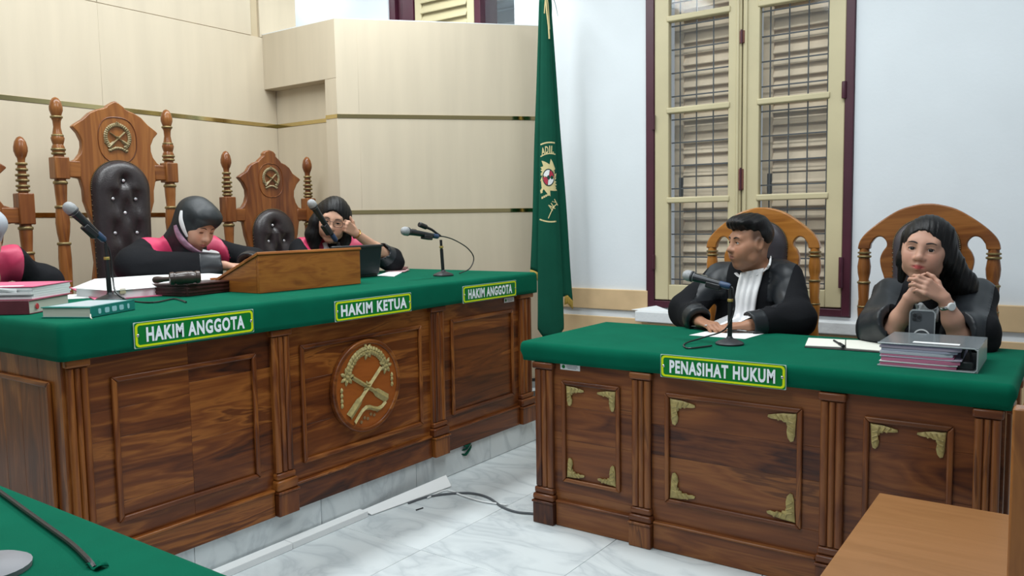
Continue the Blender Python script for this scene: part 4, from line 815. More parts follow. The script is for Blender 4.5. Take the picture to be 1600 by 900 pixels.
M_fgold = mat('flag_gold', (.64, .54, .27), .75); M_fringe = mat('gold_fringe', (.50, .34, .06), .7, bump=.8, bscale=150, stretch=(8, 8, .4))
r = empty('flag_pole', (FC[0]-.005, FC[1], .1355), 0, 'flag pole on a round foot in the corner', 'pole')
put('pole', MB().lathe([(.013, .1355), (.013, 2.86)], FC, 12), M_brass, r); put('foot', MB().lathe([(.17, .1357), (.17, .16), (.06, .19), (.02, .21)], FC, 28), M_dark, r); put('finial', MB().lathe([(.012, 2.86), (.028, 2.89), (.02, 2.93), (.002, 2.99)], FC, 14), M_brass, r)
FG = empty('court_flag', (FC[0], FC[1], .55), 0, 'furled green flag with gilt sun emblem hanging on its pole', 'flag')
mb = MB(); mb.grid(lambda u, v: flag_pt(u*12, v), 48, 70); put('cloth', mb, M_flag, FG, ang=80, solid=.0025)
for s0, s1 in ((0, 2.0), (10.6, 12)):
    mb = MB(); mb.grid(lambda u, v: flag_pt(s0+(s1-s0)*u, 1)+np.array((0, 0, -.055*v))+fd*.004*math.sin(u*40)*v, 24, 3); put('fringe', mb, M_fringe, FG, solid=.004)
ZBS = [q[2] for q in flag_sec(1.5)]
def fl(u, z, h=.003):        # point of the front fold
    S_ = flag_sec(z); xs = [q[0] for q in S_[4:9]]; u = min(max(u, xs[0]), xs[-1]); s_ = float(np.interp(u, xs, [4, 5, 6, 7, 8])); zb = float(np.interp(s_, range(13), ZBS)); v = (ZT-z)/(ZT-zb); sw = .006*math.sin(z*6+s_)*v
    return FC+fu*(u+sw*.4)+fd*(np.interp(u, xs, [q[1] for q in S_[4:9]])*(.35+.65*v)+sw+h)+np.array((0, 0, z))
ZE = 1.575; UE = .004
def band(mb, ru0, ru1, a0, a1, n=40, kx=.8):
    A_ = np.radians(np.linspace(a0, a1, n)); pts = []
    for a in A_:
        for rr in (ru0, ru1):
            pts.append((UE+.012+kx*rr*math.cos(a), ZE-.03+rr*math.sin(a)))
    for i in range(n-1):
        q = [pts[2*i], pts[2*i+1], pts[2*i+3], pts[2*i+2]]
        lim = [fw_(z) for _, z in q]
        if all(l[1]+.002 < u < l[2]-.002 for (u, _), l in zip(q, lim)): mb.add([fl(u, z) for u, z in q], [(0, 1, 2, 3)])
mb = MB()
for r0_, r1_, a0, a1 in ((.247, .256, 20, 160), (.178, .185, 20, 160), (.247, .256, 200, 340)):
    mb = MB(); band(mb, r0_, r1_, a0, a1, 90); put('emblem_ring', mb, M_fgold, FG, smooth=False, solid=.0008)
mb = MB()
mb = MB(); P = []
for k in range(162): a = math.radians(k*360/162); fr_ = (k % 18)/18; rr = .084+.040*fr_**1.5; P.append((UE-.004+.74*rr*math.cos(a), ZE+rr*math.sin(a)))
clampu = lambda u, z: min(max(u, fw_(z)[1]+.002), fw_(z)[2]-.002)
inn = lambda u, z: fw_(z)[1]+.004 < u < fw_(z)[2]-.003
for i in range(162):
    for t0, t1 in ((0, .4), (.4, .6), (.6, .8), (.8, 1.)):
        q = [((UE-.004)*(1-t)+P[j][0]*t, ZE*(1-t)+P[j][1]*t) for t, j in ((t0, i), (t1, i), (t1, (i+1) % 162), (t0, (i+1) % 162))]
        if all(inn(*p) for p in q): mb.add([fl(u, z, .0042) for u, z in (q if t0 else q[:3])], [(0, 3, 2, 1) if t0 else (0, 2, 1)])
put('emblem_sun', mb, M_fgold, FG, smooth=False)
def disc(r0_, a0, a1, h, m, name, cx=0, cz=0):
    q = MB(); A_ = np.radians(np.linspace(a0, a1, 24)); f = lambda a: (UE-.002+cx+.72*r0_*math.cos(a), ZE+cz+r0_*math.sin(a))
    q.add([fl(clampu(*f(a)), f(a)[1], h) for a in A_]+[fl(UE-.002+cx, ZE+cz, h+.0005)], [(i, i+1, 24) for i in range(23)]); put(name, q, m, FG, smooth=False)
disc(.056, 0, 360, .0052, mat('flag_dark', (.01, .04, .03), .8), 'emblem_disc')
for a0, a1, m in ((75, 165, M_cloth_w), (175, 255, mat('emblem_red', (.40, .02, .05), .7)), (262, 350, M_cloth_w), (-5, 70, MATS['emblem_red'])): disc(.048, a0, a1, .0062, m, 'emblem_field')
disc(.014, 0, 360, .0072, MATS['flag_dark'], 'emblem_heart'); disc(.012, 0, 360, .0072, M_flag, 'emblem_leaf', .022, .0)
for chh, u, z, rot, w_ in (('A', -.030, 1.742, .10, .024), ('D', -.006, 1.750, .04, .021), ('I', .013, 1.753, 0, .007), ('L', .031, 1.752, -.06, .018), ('N', .020, 1.388, 3.14+.62, .026), ('A', .046, 1.414, 3.14+.75, .026)):
    f = lambda x, y, s, u=u, z=z, rot=rot: fl(u+x*math.cos(rot)-y*math.sin(rot), z+x*math.sin(rot)+y*math.cos(rot), .004)
    put('emblem_letter', text(MB(), chh, f, w_, .046, bold=.03), M_fgold, FG, smooth=False)
mb = MB(); mb.tube([fl(-.004+.06*t, 1.315+.09*math.sin(1.5*t)+.0*t, .004) for t in np.linspace(0, 1, 10)], .003, 6); put('emblem_arc', mb, M_fgold, FG)
mb = MB()
for k in range(4): mb.add([fl(-.045+.012*k+x, ZE-.135+.006*k+y, .0035) for x, y in ((0, 0), (.010, .002), (.010, .016), (0, .014))], [(0, 1, 2, 3)])
mb.add([fl(-.05+x, ZE-.10+y, .0035) for x, y in ((0, 0), (.012, .004), (.012, .02), (0, .016))], [(0, 1, 2, 3)]); put('emblem_scroll', mb, M_fgold, FG, smooth=False)
put('cord', MB().tube(smooth_path([FC+fd*.02+np.array((0, 0, 2.72)), FC+fd*.032+fu*.004+np.array((0, 0, 2.62)), FC+fd*.035+fu*.014+np.array((0, 0, 2.52)), FC+fd*.036+fu*.018+np.array((0, 0, 2.44))], 5), .005, 8), M_fgold, FG)
put('cord', MB().tube(smooth_path([FC+fd*.02-fu*.01+np.array((0, 0, 2.60)), FC+fd*.03+np.array((0, 0, 2.70)), FC+fd*.025+fu*.012+np.array((0, 0, 2.66)), FC+fd*.03+fu*.020+np.array((0, 0, 2.50))], 5), .004, 8), M_fgold, FG)
for a, b, c in (((.01, .02, 2.71), (.05, .03, 2.68), (.075, .02, 2.58)), ((.005, .03, 2.71), (.03, .04, 2.69), (.035, .035, 2.57))): put('ribbon', MB().tube(smooth_path([FC+fu*p[0]+fd*p[1]+np.array((0, 0, p[2])) for p in (a, b, c)], 6), [.006]*6+[.008]*4+[.006, .004, .002], 8, flat=(1, .2)), M_flag, FG)

# ================================================================== FLOOR: TRUNKING, CABLES, SCRAP
r = empty('cable_trunking', (-2.55, 1.9, 0), 0, 'long white cable trunking on the floor along the marble step', 'trunking')
put('trunk', MB().box(-2.588, -2.535, 1.0, 2.02, .0005, .028), M_white, r, bevel=.002); put('trunk', MB().box(-2.590, -2.537, 2.023, 2.44, .0005, .028), M_white, r, bevel=.002)
put('open_end_shade', MB().box(-2.583, -2.543, 2.438, 2.4405, .004, .024), M_black, r)  # black plate paints the shade inside the hollow trunk
r = empty('broken_trunking', (-2.53, 2.7, 0), 0, 'broken white trunking piece with lifted lid by the cables', 'trunking')
put('base_strip', MB().box(-2.592, -2.540, 2.50, 2.94, .0005, .006), M_dark, r); put('lid', MB().add([(-2.592, 2.46, .012), (-2.536, 2.46, .002), (-2.48, 2.95, .004), (-2.53, 2.97, .045), (-2.592, 2.46, .016), (-2.536, 2.46, .006), (-2.48, 2.95, .008), (-2.53, 2.97, .049)], [(0, 3, 2, 1), (4, 5, 6, 7), (0, 1, 5, 4), (1, 2, 6, 5), (2, 3, 7, 6), (3, 0, 4, 7)]), M_white, r, bevel=.001)
G = lambda px, py, z=.006: atz(px, py, z)
tag(put('floor_cable', MB().tube(smooth_path([G(638, 786), G(665, 777), G(700, 771.5), G(735, 770.5), G(762, 777), G(785, 792), G(808, 800), G(838, 803), np.array((-1.80, 2.88, .006))], 7), .0055, 8), mat('grey_cable', (.09, .10, .11), .5)), 'dark grey cable curving over marble to the counsel desk', 'cable')
tag(put('floor_cable', MB().tube(smooth_path([G(668, 778), G(697, 766), G(722, 774), G(752, 783), G(792, 789)], 6), .004, 8), M_white), 'thin white cable loose on the floor beside the trunking', 'cable')
tag(put('cable_clip', MB().tube([G(650, 797, .003), G(661, 793.5, .003)], .003, 6), M_dark), 'small dark wire scrap on the marble floor', 'scrap')
mb = MB(); mb.grid(lambda u, v: np.array((-2.594+.012*math.sin(v*5+u*3), 3.18+.07*u+.02*math.sin(v*4), .136-.065*v*(1-.5*abs(u-.5)*2))), 5, 5); tag(put('cloth_scrap', mb, M_flag, solid=.002), 'dark green cloth scrap hanging under the bench', 'cloth')
# ================================================================== NEAR TABLE: CABLE, STAND FOOT
N_ = lambda px, py, z=.797: atz(px, py, z)
tag(put('table_cable', MB().tube(smooth_path([N_(-60, 728), N_(-5, 765), N_(35, 794), N_(75, 823), N_(112, 850), N_(138, 875), N_(147, 887, .791)], 6), .0042, 8), M_black), 'black cable on the near green table, ending at a tear', 'cable')
mb = MB(); c = N_(152, 885, .792); mb.grid(lambda u, v: c+np.array(((u-.5)*.03, (v-.5)*.02, .004*math.sin(u*7+v*3)+.003)), 5, 4); tag(put('cloth_tear', mb, M_felt, solid=.0015), 'small torn flap in the near green cover', 'tear')
c = N_(-16, 893, .79); r = empty('table_microphone', (c[0], c[1], .79), 0, 'grey round microphone foot at the picture corner', 'stand'); put('disc', MB().lathe([(.055, 0), (.056, .008), (.045, .014), (.016, .02)], (c[0], c[1], .7905), 26), mat('grey_foot', (.22, .22, .24), .5), r); put('stub', MB().lathe([(.011, .018), (.009, .16)], (c[0], c[1], .7905), 12), M_black, r)

# ================================================================== PEOPLE: smooth bodies from blended distance fields
class SDF:
    def __init__(s): s.ops = []; s.disp = None
    def _a(s, fn, c, r, k, op): s.ops.append((fn, np.array(c, float), float(r), k, op)); return s
    def cap(s, a, b, ra, rb=None, k=.02, op=1):
        a = np.array(a, float); b = np.array(b, float); rb = ra if rb is None else rb; ba = b-a; L2 = max(ba@ba, 1e-12)
        def fn(p):
            t = np.clip((p-a)@ba/L2, 0, 1); return np.linalg.norm(p-a-t[:, None]*ba, axis=1)-(ra+(rb-ra)*t)
        return s._a(fn, (a+b)/2, math.sqrt(L2)/2+max(ra, rb), k, op)
    def chain(s, pts, rs, k=.02, op=1):
        for i in range(len(pts)-1): s.cap(pts[i], pts[i+1], rs[i], rs[i+1], k, op)
        return s
    def ell(s, c, r, R=None, k=.02, op=1):
        c = np.array(c, float); r = np.array(r, float); R = np.eye(3) if R is None else np.array(R)
        def fn(p):
            q = (p-c)@R; k0 = np.linalg.norm(q/r, axis=1); k1 = np.linalg.norm(q/(r*r), axis=1)+1e-9; return k0*(k0-1)/k1
        return s._a(fn, c, r.max(), k, op)
    def tapecap(s, a, b, ra, rb, cut=.004, k=.02):      # sleeve piece with a flat open end at b
        a = np.array(a, float); b = np.array(b, float); ba = b-a; L2 = ba@ba; d = ba/math.sqrt(L2)
        def fn(p):
            t = np.clip((p-a)@ba/L2, 0, 1.3); q = np.linalg.norm(p-a-t[:, None]*ba, axis=1)-(ra+(rb-ra)*t); return np.maximum(q, (p-b)@d)
        return s._a(fn, (a+b)/2, math.sqrt(L2)*.7+max(ra, rb), k, 1)
    def plane(s, o, n, k=.006):                          # cut away the side n points to
        o = np.array(o, float); n = nrm(n); return s._a(lambda p: -((p-o)@n), (0, 0, 0), 1e3, k, -1)
    def fn(s, f, k=.004, op=-1): return s._a(f, (0, 0, 0), 1e3, k, op)
    def ev(s, p, chunk=None):
        d = np.full(len(p), 1e3)
        for fn, c, r, k, op in s.ops:
            if chunk is not None and op == 1 and r < 100 and np.linalg.norm(chunk[0]-c)-r-chunk[1] > k+.03: continue
            e = fn(p)
            if op == 1: h = np.clip(.5+.5*(d-e)/k, 0, 1); d = np.minimum(d*(1-h)+e*h-k*h*(1-h), 1e3)
            else: h = np.clip(.5-.5*(d+e)/k, 0, 1); d = d*(1-h)-e*h+k*h*(1-h)
        if s.disp is not None: d = d+s.disp(p)
        return d
    def mesh(s, h, lo, hi):
        lo = np.array(lo, float); hi = np.array(hi, float); C = 4; H = h*C; n = np.ceil((hi-lo)/H).astype(int)
        I = np.stack(np.meshgrid(*[np.arange(k) for k in n], indexing='ij'), -1).reshape(-1, 3)
        d = s.evc(lo+(I+.5)*H); I = I[np.abs(d) < H*1.15+.006]
        o = np.stack(np.meshgrid(*[np.arange(C+1)]*3, indexing='ij'), -1).reshape(-1, 3)
        G = (I[:, None, :]*C+o[None]).reshape(-1, 3); S_ = n*C+2; key = (G[:, 0]*S_[1]+G[:, 1])*S_[2]+G[:, 2]; uk = np.unique(key)
        U = np.stack([uk//(S_[1]*S_[2]), (uk//S_[2]) % S_[1], uk % S_[2]], -1); V = s.evc(lo+U*h)
        o2 = np.stack(np.meshgrid(*[np.arange(C)]*3, indexing='ij'), -1).reshape(-1, 3)
        cells = (I[:, None, :]*C+o2[None]).reshape(-1, 3)
        kf = lambda g: (g[:, 0]*S_[1]+g[:, 1])*S_[2]+g[:, 2]
        corner = np.array([(i, j, k) for i in (0, 1) for j in (0, 1) for k in (0, 1)])
        cv = np.stack([V[np.searchsorted(uk, kf(cells+c))] for c in corner], 1)
        m = (cv.min(1) < 0) & (cv.max(1) >= 0); cells = cells[m]; cv = cv[m]
        acc = np.zeros((len(cells), 3)); cnt = np.zeros(len(cells))
        for a in range(8):
            for b in range(a+1, 8):
                df = corner[b]-corner[a]
                if np.abs(df).sum() != 1: continue
                va, vb = cv[:, a], cv[:, b]; x = (va < 0) != (vb < 0); t = np.where(x, va/(va-vb+1e-12*(va == vb)), 0)
                acc += np.where(x[:, None], corner[a]+df*t[:, None], 0); cnt += x
        P = lo+(cells+acc/cnt[:, None])*h; ck = kf(cells); od = np.argsort(ck); sk = ck[od]
        quads = []
        for ax in range(3):
            e = np.zeros(3, int); e[ax] = 1; b_, c_ = np.eye(3, dtype=int)[(ax+1) % 3], np.eye(3, dtype=int)[(ax+2) % 3]
            ia = 0; ib = [i for i in range(8) if (corner[i] == e).all()][0]
            x = (cv[:, ia] < 0) != (cv[:, ib] < 0); cc = cells[x]; inside = cv[x, ia] < 0
            idx = []; ok = np.ones(len(cc), bool)
            for off in (0*b_, b_, b_+c_, c_):
                q = kf(cc-off); pos = np.clip(np.searchsorted(sk, q), 0, len(sk)-1); ok &= sk[pos] == q; idx.append(od[pos])
            Q = np.stack(idx, 1)[ok]; fl_ = inside[ok]; Q[~fl_] = Q[~fl_][:, ::-1]; quads.append(Q)
        return P, np.concatenate(quads)
    def evc(s, p):
        out = np.empty(len(p)); cs = .09; key = np.floor(p/cs).astype(int); _, inv = np.unique(key, axis=0, return_inverse=True); inv = inv.ravel()
        od = np.argsort(inv, kind='stable'); b = np.searchsorted(inv[od], np.arange(inv.max()+2))
        for i in range(len(b)-1):
            ix = od[b[i]:b[i+1]]
            if len(ix): q = p[ix]; c = (np.floor(q[0]/cs)+.5)*cs; out[ix] = s.ev(q, (c, cs*.87))
        return out
def put_np(name, P, Q, m, parent, color=None, label=None):
    me = bpy.data.meshes.new(name); I = np.array(MX[parent.name].inverted()); V = P@I[:3, :3].T+I[:3, 3]
    used = np.unique(Q); rm = np.zeros(len(V), int); rm[used] = np.arange(len(used)); V = V[used]; Q = rm[Q]
    me.vertices.add(len(V)); me.vertices.foreach_set('co', V.ravel()); me.loops.add(Q.size); me.loops.foreach_set('vertex_index', Q.ravel().astype(np.int32))
    me.polygons.add(len(Q)); me.polygons.foreach_set('loop_start', np.arange(0, Q.size, 4, dtype=np.int32)); me.polygons.foreach_set('use_smooth', np.ones(len(Q), bool)); me.update(calc_edges=True); me.validate()
    if color is not None: ca = me.color_attributes.new('tone', 'FLOAT_COLOR', 'POINT'); ca.data.foreach_set('color', np.c_[color[used], np.ones(len(used))].ravel())
    me.materials.append(m); o = bpy.data.objects.new(name, me); COL.objects.link(o); o.parent = parent; MX[o.name] = MX[parent.name]
    if label: o['label'] = label
    return o
def snap(P, fns, eps=.0042):
    """pull the vertices that lie close to a seam onto it"""
    for f in fns:
        d = f(P); ix = np.nonzero(np.abs(d) < eps)[0]
        if len(ix):
            q = P[ix]; g = np.stack([(f(q+e)-f(q-e))/.002 for e in np.eye(3)*.001], 1); n = np.linalg.norm(g, axis=1); ok = n > .3; P[ix[ok]] -= (g*(d[ix]/np.maximum(n, .3)**2)[:, None])[ok]
    return P
def put_panels(P, Q, root, base, panels):
    """one cloth surface cut along seams: BASE (name, material) and PANELS (name, material, region, label, side direction, side centre)"""
    P = snap(P, [p[2] for p in panels]); C_ = P[Q].mean(1); rest = np.ones(len(Q), bool)
    for nm, m, f, lab, d, c in panels:
        k = (f(C_) < 0) & rest; rest &= ~k; t = ((C_-c)@d) > 0
        for a in (k & t, k & ~t):
            if a.sum() > 8: put_np(nm, P, Q[a], m, root, None, lab)
    put_np(base[0], P, Q[rest], base[1], root)
_K = rng.normal(size=(14, 3)); _PH = rng.uniform(0, 6.28, 14)
def wob(p, f, seed=0, st=(1, 1, 1)):                    # cheap smooth noise
    K = np.roll(_K, seed, 0)[:8]*f*np.array(st); return np.sin(p@K.T+np.roll(_PH, seed)[:8]).sum(1)/4
def wrinkle(amp, f=26, seed=0, st=(1, 1, 1)): 
    return lambda p: amp*(1.1*(.45-np.abs(wob(p+.03*np.stack([wob(p, 12, 1), wob(p, 12, 7), wob(p, 12, 2)], 1), f*.55, seed+2, st)))-.0)+.55*amp*(wob(p+.02*np.stack([wob(p, 18, 3), wob(p, 18, 5), wob(p, 18, 9)], 1), f, seed, st)+.5*np.abs(wob(p, f*1.9, seed+4, st))-.3)
def skin_mat(name):
    m, nt, b = nodes(name); a = nt.nodes.new('ShaderNodeAttribute'); a.attribute_name = 'tone'; nt.links.new(a.outputs['Color'], b.inputs['Base Color'])
    b.inputs['Roughness'].default_value = .48; b.inputs['Subsurface Weight'].default_value = .12; b.inputs['Subsurface Radius'].default_value = (.012, .004, .002); b.inputs['Subsurface Scale'].default_value = .6; b.inputs['Specular IOR Level'].default_value = .35
    return m
M_skin = skin_mat('skin'); M_hair = mat('black_hair', (.005, .0045, .005), .45, bump=.45, bscale=90, stretch=(3, 3, .3), spec=.3)
M_robe = mat('black_robe', (.0085, .009, .011), .85, bump=.25, bscale=70, spec=.15); M_satin = mat('black_satin', (.014, .017, .021), .40, bump=.04, bscale=40, spec=.4)
M_crim = mat('crimson_satin', (.60, .035, .115), .5, noise=.2, nscale=14, bump=.15, bscale=40, sheen=.2); M_iris = mat('iris_brown', (.015, .008, .006), .15); M_eye = mat('eye_white', (.60, .58, .56), .25); M_brow = mat('brow_hair', (.010, .007, .007), .7)

A3 = np.array
def trace(S, P, d, n=26, back=.0):
    P = np.array(P, float); d = np.array(d, float); d = d/np.linalg.norm(d, axis=-1, keepdims=True)
    for _ in range(n): P = P+d*np.clip(S.ev(P), -.02, .08)[:, None]*.8
    return P-d*back
EYE = A3((0, 0, CH))
class Head:
    """o: centre between the ears; f: where the face points; u: up"""
    def __init__(s, o, f, u=(0, 0, 1), sc=1.0):
        s.o = np.array(o, float); s.f = nrm(f); s.r = nrm(np.cross(s.f, u)); s.u = np.cross(s.r, s.f); s.s = sc; s.R = np.stack([s.r, s.f, s.u], 1)
    def __call__(s, x, y, z): return s.o+s.s*(s.r*x+s.f*y+s.u*z)
    def loc(s, p): return (p-s.o)@s.R/s.s
    def build(s, S, fem=0., full=0.):
        c, e, q = S.cap, S.ell, s.s; R = s.R
        e(s(0, -.018, .035), np.array((.074, .093, .084))*q, R, k=.01)
        e(s(0, .028, -.036), np.array((.060+.004*full, .058, .084))*q, R, k=.03*q)
        for x in (-1, 1):
            c(s(x*.046, -.002, -.045), s(x*(.044+.004*full), .014, -.072), .020*q, .018*q, k=.03*q); c(s(x*.044, .050, -.020), s(x*.052, .02, -.012), .017*q, .015*q, k=.03*q)
            e(s(x*.030, .060, -.046), np.array((.022, .018, .024))*q*(1+.1*full), R, k=.03*q)
        e(s(0, .058, -.101), np.array((.020, .017, .016))*q, R, k=.028*q)
        c(s(-.036, .066, .024), s(.036, .066, .024), .013*q, .013*q, k=.025*q)
        for x in (-1, 1):                                    # sockets, then lids
            S.ell(s(x*.031, .0905, .002), np.array((.018, .0135, .0115))*q, R, k=.012*q, op=-1)
            S.ell(s(x*.031, .0695, .001), np.array((.0165, .0132, .0125))*q, R, k=.005*q)
        c(s(0, .078, .016), s(0, .094, -.024), .0085*q, .0105*q, k=.016*q); e(s(0, .0985, -.030), np.array((.0135, .0125, .0115))*q*s.nz, R, k=.010*q)
        for x in (-1, 1): e(s(x*.0135, .0885, -.034), np.array((.0085, .0105, .008))*q*s.nz, R, k=.008*q); S.ell(s(x*.0065, .097, -.0425), np.array((.0042, .006, .004))*q, R, k=.003, op=-1)
        e(s(0, .074, -.062), np.array((.027, .016, .018))*q, R, k=.018*q)
        for x in (-1, 1): c(s(0, .0905, -.0565), s(x*.021*s.mw, .0815-.008*(s.mw-1), -.0625), .0048*q*s.lip, .003*q*s.lip, k=.006*q); c(s(0, .0895, -.068), s(x*.019*s.mw, .081-.008*(s.mw-1), -.0645), .0058*q*s.lip, .003*q*s.lip, k=.006*q)
        c(s(-.022*s.mw, .090, -.0630), s(.022*s.mw, .090, -.0630), .0016*q, .0016*q, k=.004*q, op=-1)
        for x in (-1, 1):
            e(s(x*.0735, -.008, -.006), np.array((.010, .020, .031))*q, R, k=.010*q); S.ell(s(x*.083, -.004, -.004), np.array((.006, .011, .018))*q, R, k=.006*q, op=-1); c(s(x*.079, -.022, .016), s(x*.078, -.016, -.026), .0045*q, .004*q, k=.006*q)
        for x in (-1, 1):                                    # lid opening
            S.ell(s(x*.031, .0815, .0005), np.array((.0125*s.es, .010, s.open))*q, R, k=.002*q, op=-1)
        return s
    open = .0046; es = 1.; lip = 1.; mw = 1.; nz = 1.
    def tone(s, P, base, lip):
        q = s.loc(P); t = np.tile(np.array(base, float), (len(P), 1))
        d = np.abs(np.abs(q[:, 0]) - 0)/(.0235*s.mw); lz = (q[:, 2]+.0632)/(.0115*(1-np.clip(d, 0, 1)**1.6)+1e-4)
        m = np.clip(1.6*(1-np.maximum(d, np.abs(lz))), 0, 1)*(q[:, 1] > .06); t = t*(1-m[:, None])+np.array(lip)*m[:, None]
        ck = np.exp(-((np.abs(q[:, 0])-.04)/.02)**2-((q[:, 2]+.028)/.022)**2)*(q[:, 1] > .02)*.10; t[:, 1:] *= 1-ck[:, None]
        return t
    def eyes(s, root, S, gaze, brow=1.0, lash=True, closed=False):
        gz = nrm(gaze); on = lambda pts, lift: list(trace(S, A3(pts)+s.f*.03, -s.f)+s.f*lift)
        for x in (-1, 1):
            c = s(x*.031, .0685, .001); ax = gz; a1 = nrm(np.cross(ax, s.u)); a2 = np.cross(a1, ax); r = .0122*s.s
            mb = MB(); prof = [(0, 1), (.15, .989), (.30, .954), (.46, .888), (.62, .785), (.85, .527), (1., 0), (.7, -.714), (0, -1)]; mats = [0, 0, 1, 1, 2, 2, 2, 2]
            n = 16
            vs = [c+r*(ax*h+(a1*math.cos(2*math.pi*j/n)+a2*math.sin(2*math.pi*j/n))*w_) for w_, h in prof for j in range(n)]
            mb.add(vs, [(i*n+j, i*n+(j+1) % n, (i+1)*n+(j+1) % n, (i+1)*n+j) for i in range(len(prof)-1) for j in range(n)]); mb.m = [mats[i] for i in range(len(prof)-1) for j in range(n)]
            if not closed: put('eye', mb, [M_black, M_iris, M_eye], root, ang=80)
            pts = [s(x*(.014+.034*t), .0795-.022*t*t-.004*(1-t), .0215+.006*math.sin(t*2.4)-.004*t*t) for t in np.linspace(0, 1, 9)]
            put('eyebrow', MB().tube(on(pts, .0004), [.0016*brow, .0026*brow, .003*brow, .003*brow, .0028*brow, .0024*brow, .002*brow, .0014*brow, .0008*brow], 8), M_brow, root)
            if lash:
                g = lambda t: s(x*(.0185+.026*t), .0790-.0085*(2*t-1)**2-.003*t, .0005+(.0053 if not closed else -.003)*(1-(2*t-1)**2)**.6)
                put('eyelash', MB().tube(on([g(t) for t in np.linspace(0, 1, 9)], .0002), [.0004, .0008, .0011, .0012, .0012, .0012, .0012, .001, .0006], 6), M_brow, root)
def hand(S, W, D, T_, N, curls, thumb=(.5, .5), sc=1., spread=.0, fan=(1, 1, 1, 1), tdir=None):
    """W wrist, D wrist->knuckles, T_ thumb side, N palm side; curls: per finger the three joint bends"""
    W = np.array(W, float); D = nrm(D); T_ = np.array(T_, float); T_ = nrm(T_-D*(T_@D)); N = np.array(N, float); N = nrm(N-D*(N@D)-T_*(N@T_)); tips = []
    for i, (off, L_, segs, r) in enumerate(((.027, .086, (.042, .026, .021), .0084), (.0085, .089, (.046, .029, .022), .0086), (-.0105, .085, (.042, .027, .021), .0082), (-.028, .077, (.033, .021, .018), .0072))):
        kn = W+sc*(D*L_+T_*off-N*.002*(i in (0, 3))); S.cap(W+sc*(T_*off*.45), kn, .0135*sc, (r+.0022)*sc, k=.012*sc)
        p = kn; a = 0; dd = nrm(D+T_*spread*(off/.03))
        for j, (sl_, cv_) in enumerate(zip(segs, curls[i])):
            a += cv_; d = dd*math.cos(a)+N*math.sin(a); q = p+d*sl_*sc; S.cap(p, q, (r-.0006*j)*sc, (r-.0006*(j+1)-.0002*j)*sc, k=.004 if j else .007); p = q
        tips.append(p)
    b = W+sc*(D*.022+T_*.022+N*.006); td = nrm(D*.62+T_*.72+N*.25) if tdir is None else nrm(tdir); p = b
    S.cap(W+sc*D*.01, b, .014*sc, .0135*sc, k=.012*sc)
    for sl_, r0_, r1_, cv_ in ((.038, .0125, .0105, 0), (.030, .0102, .0092, thumb[0]), (.024, .0092, .0072, thumb[1])):
        td = nrm(td+D*cv_*.6+N*cv_*.4-T_*cv_*.5); q = p+td*sl_*sc; S.cap(p, q, r0_*sc, r1_*sc, k=.006); p = q
    return tips
def arm(S, sh, el, wr, r=(.048, .040, .034, .026), k=.03): S.cap(sh, el, r[0], r[1], k); S.cap(el, el+(wr-el)*.45, r[1], r[2]+.003, k*.6); S.cap(el+(wr-el)*.45, wr, r[2]+.003, r[3], k*.6)
def box_of(*pts, m=.12): P = np.array(pts); return P.min(0)-m, P.max(0)+m
def shell(S, off, region, k=.003):
    """a layer lying on S (S grown by off) where region(p) < 0"""
    T2 = SDF()
    def ev(p, chunk=None): b = S.ev(p, chunk); return np.maximum(np.maximum(b-off, -b-.004), region(p))
    T2.ev = ev; return T2

# ---------------------------------------------------------------- counsel: the man looking aside
def seated_base(S, pelvis, fwd, side, zfloor, hip=.10, reach=.42, k=.05):
    for s_ in (-1, 1):
        h_ = pelvis+side*s_*hip; kn = h_+fwd*reach+side*s_*.03; kn[2] = pelvis[2]+.01; S.cap(h_, kn, .085, .068, k); ft = kn+fwd*.02; ft[2] = zfloor+.07; S.cap(kn, ft, .066, .055, .03); S.cap(A3((ft[0], ft[1], zfloor+.045)), A3((*(ft+fwd*.15)[:2], zfloor+.04)), .042, .036, .02)
MANR = empty('person', (-1.32, 3.84, 0), 0, 'seated man in black robe and white jabot, head turned aside, hands by phone', 'person', 'people seated at the desks')
SKM = (.38, .19, .115)
hd = Head(at(1171, 379, 3.80), (-.66, -.75, -.01), (.04, .03, 1), 1.06); hd.open = .0044; hd.es = 1.12; hd.mw = 1.35; hd.lip = 1.15
shR, shL = A3((-1.47, 3.88, 1.015)), A3((-1.145, 3.89, 1.02)); elR, elL = A3((-1.565, 3.70, .838)), A3((-1.04, 3.70, .838)); wrR, wrL = A3((-1.42, 3.50, .822)), A3((-1.19, 3.495, .822))
B_ = SDF(); hd.build(B_, full=.6)
nb = A3((-1.305, 3.885, 1.02)); B_.cap(hd(0, -.03, -.05), nb, .054, .058, k=.03)
B_.cap(shR, shL, .05, .05, .05); B_.ell((-1.305, 3.89, .90), (.15, .095, .19), k=.06); B_.ell((-1.305, 3.89, .68), (.15, .10, .18), k=.06)
arm(B_, shR, elR, wrR); arm(B_, shL, elL, wrL)
flat = [(.15, .25, .2)]*4
hand(B_, wrR, (.62, -.38, -.06), (.3, .9, .1), (0, 0, -1), [(.25, .4, .3), (.3, .4, .3), (.35, .45, .3), (.4, .5, .3)])
hand(B_, wrL, (-.62, -.22, -.06), (-.25, .9, .1), (0, 0, -1), [(.2, .3, .2), (.25, .3, .25), (.3, .35, .25), (.35, .4, .3)])
P, Q = B_.mesh(.0034, (-1.72, 3.35, .5), (-.95, 4.05, 1.40)); tone = hd.tone(P, SKM, (.24, .095, .070))
lq = hd.loc(P); mu = np.exp(-(lq[:, 0]/.022)**4-((lq[:, 2]+.052)/.0055)**2)*(lq[:, 1] > .07)*.5+np.exp(-(lq[:, 0]/.014)**4-((lq[:, 2]+.098)/.014)**2)*(lq[:, 1] > .05)*.35
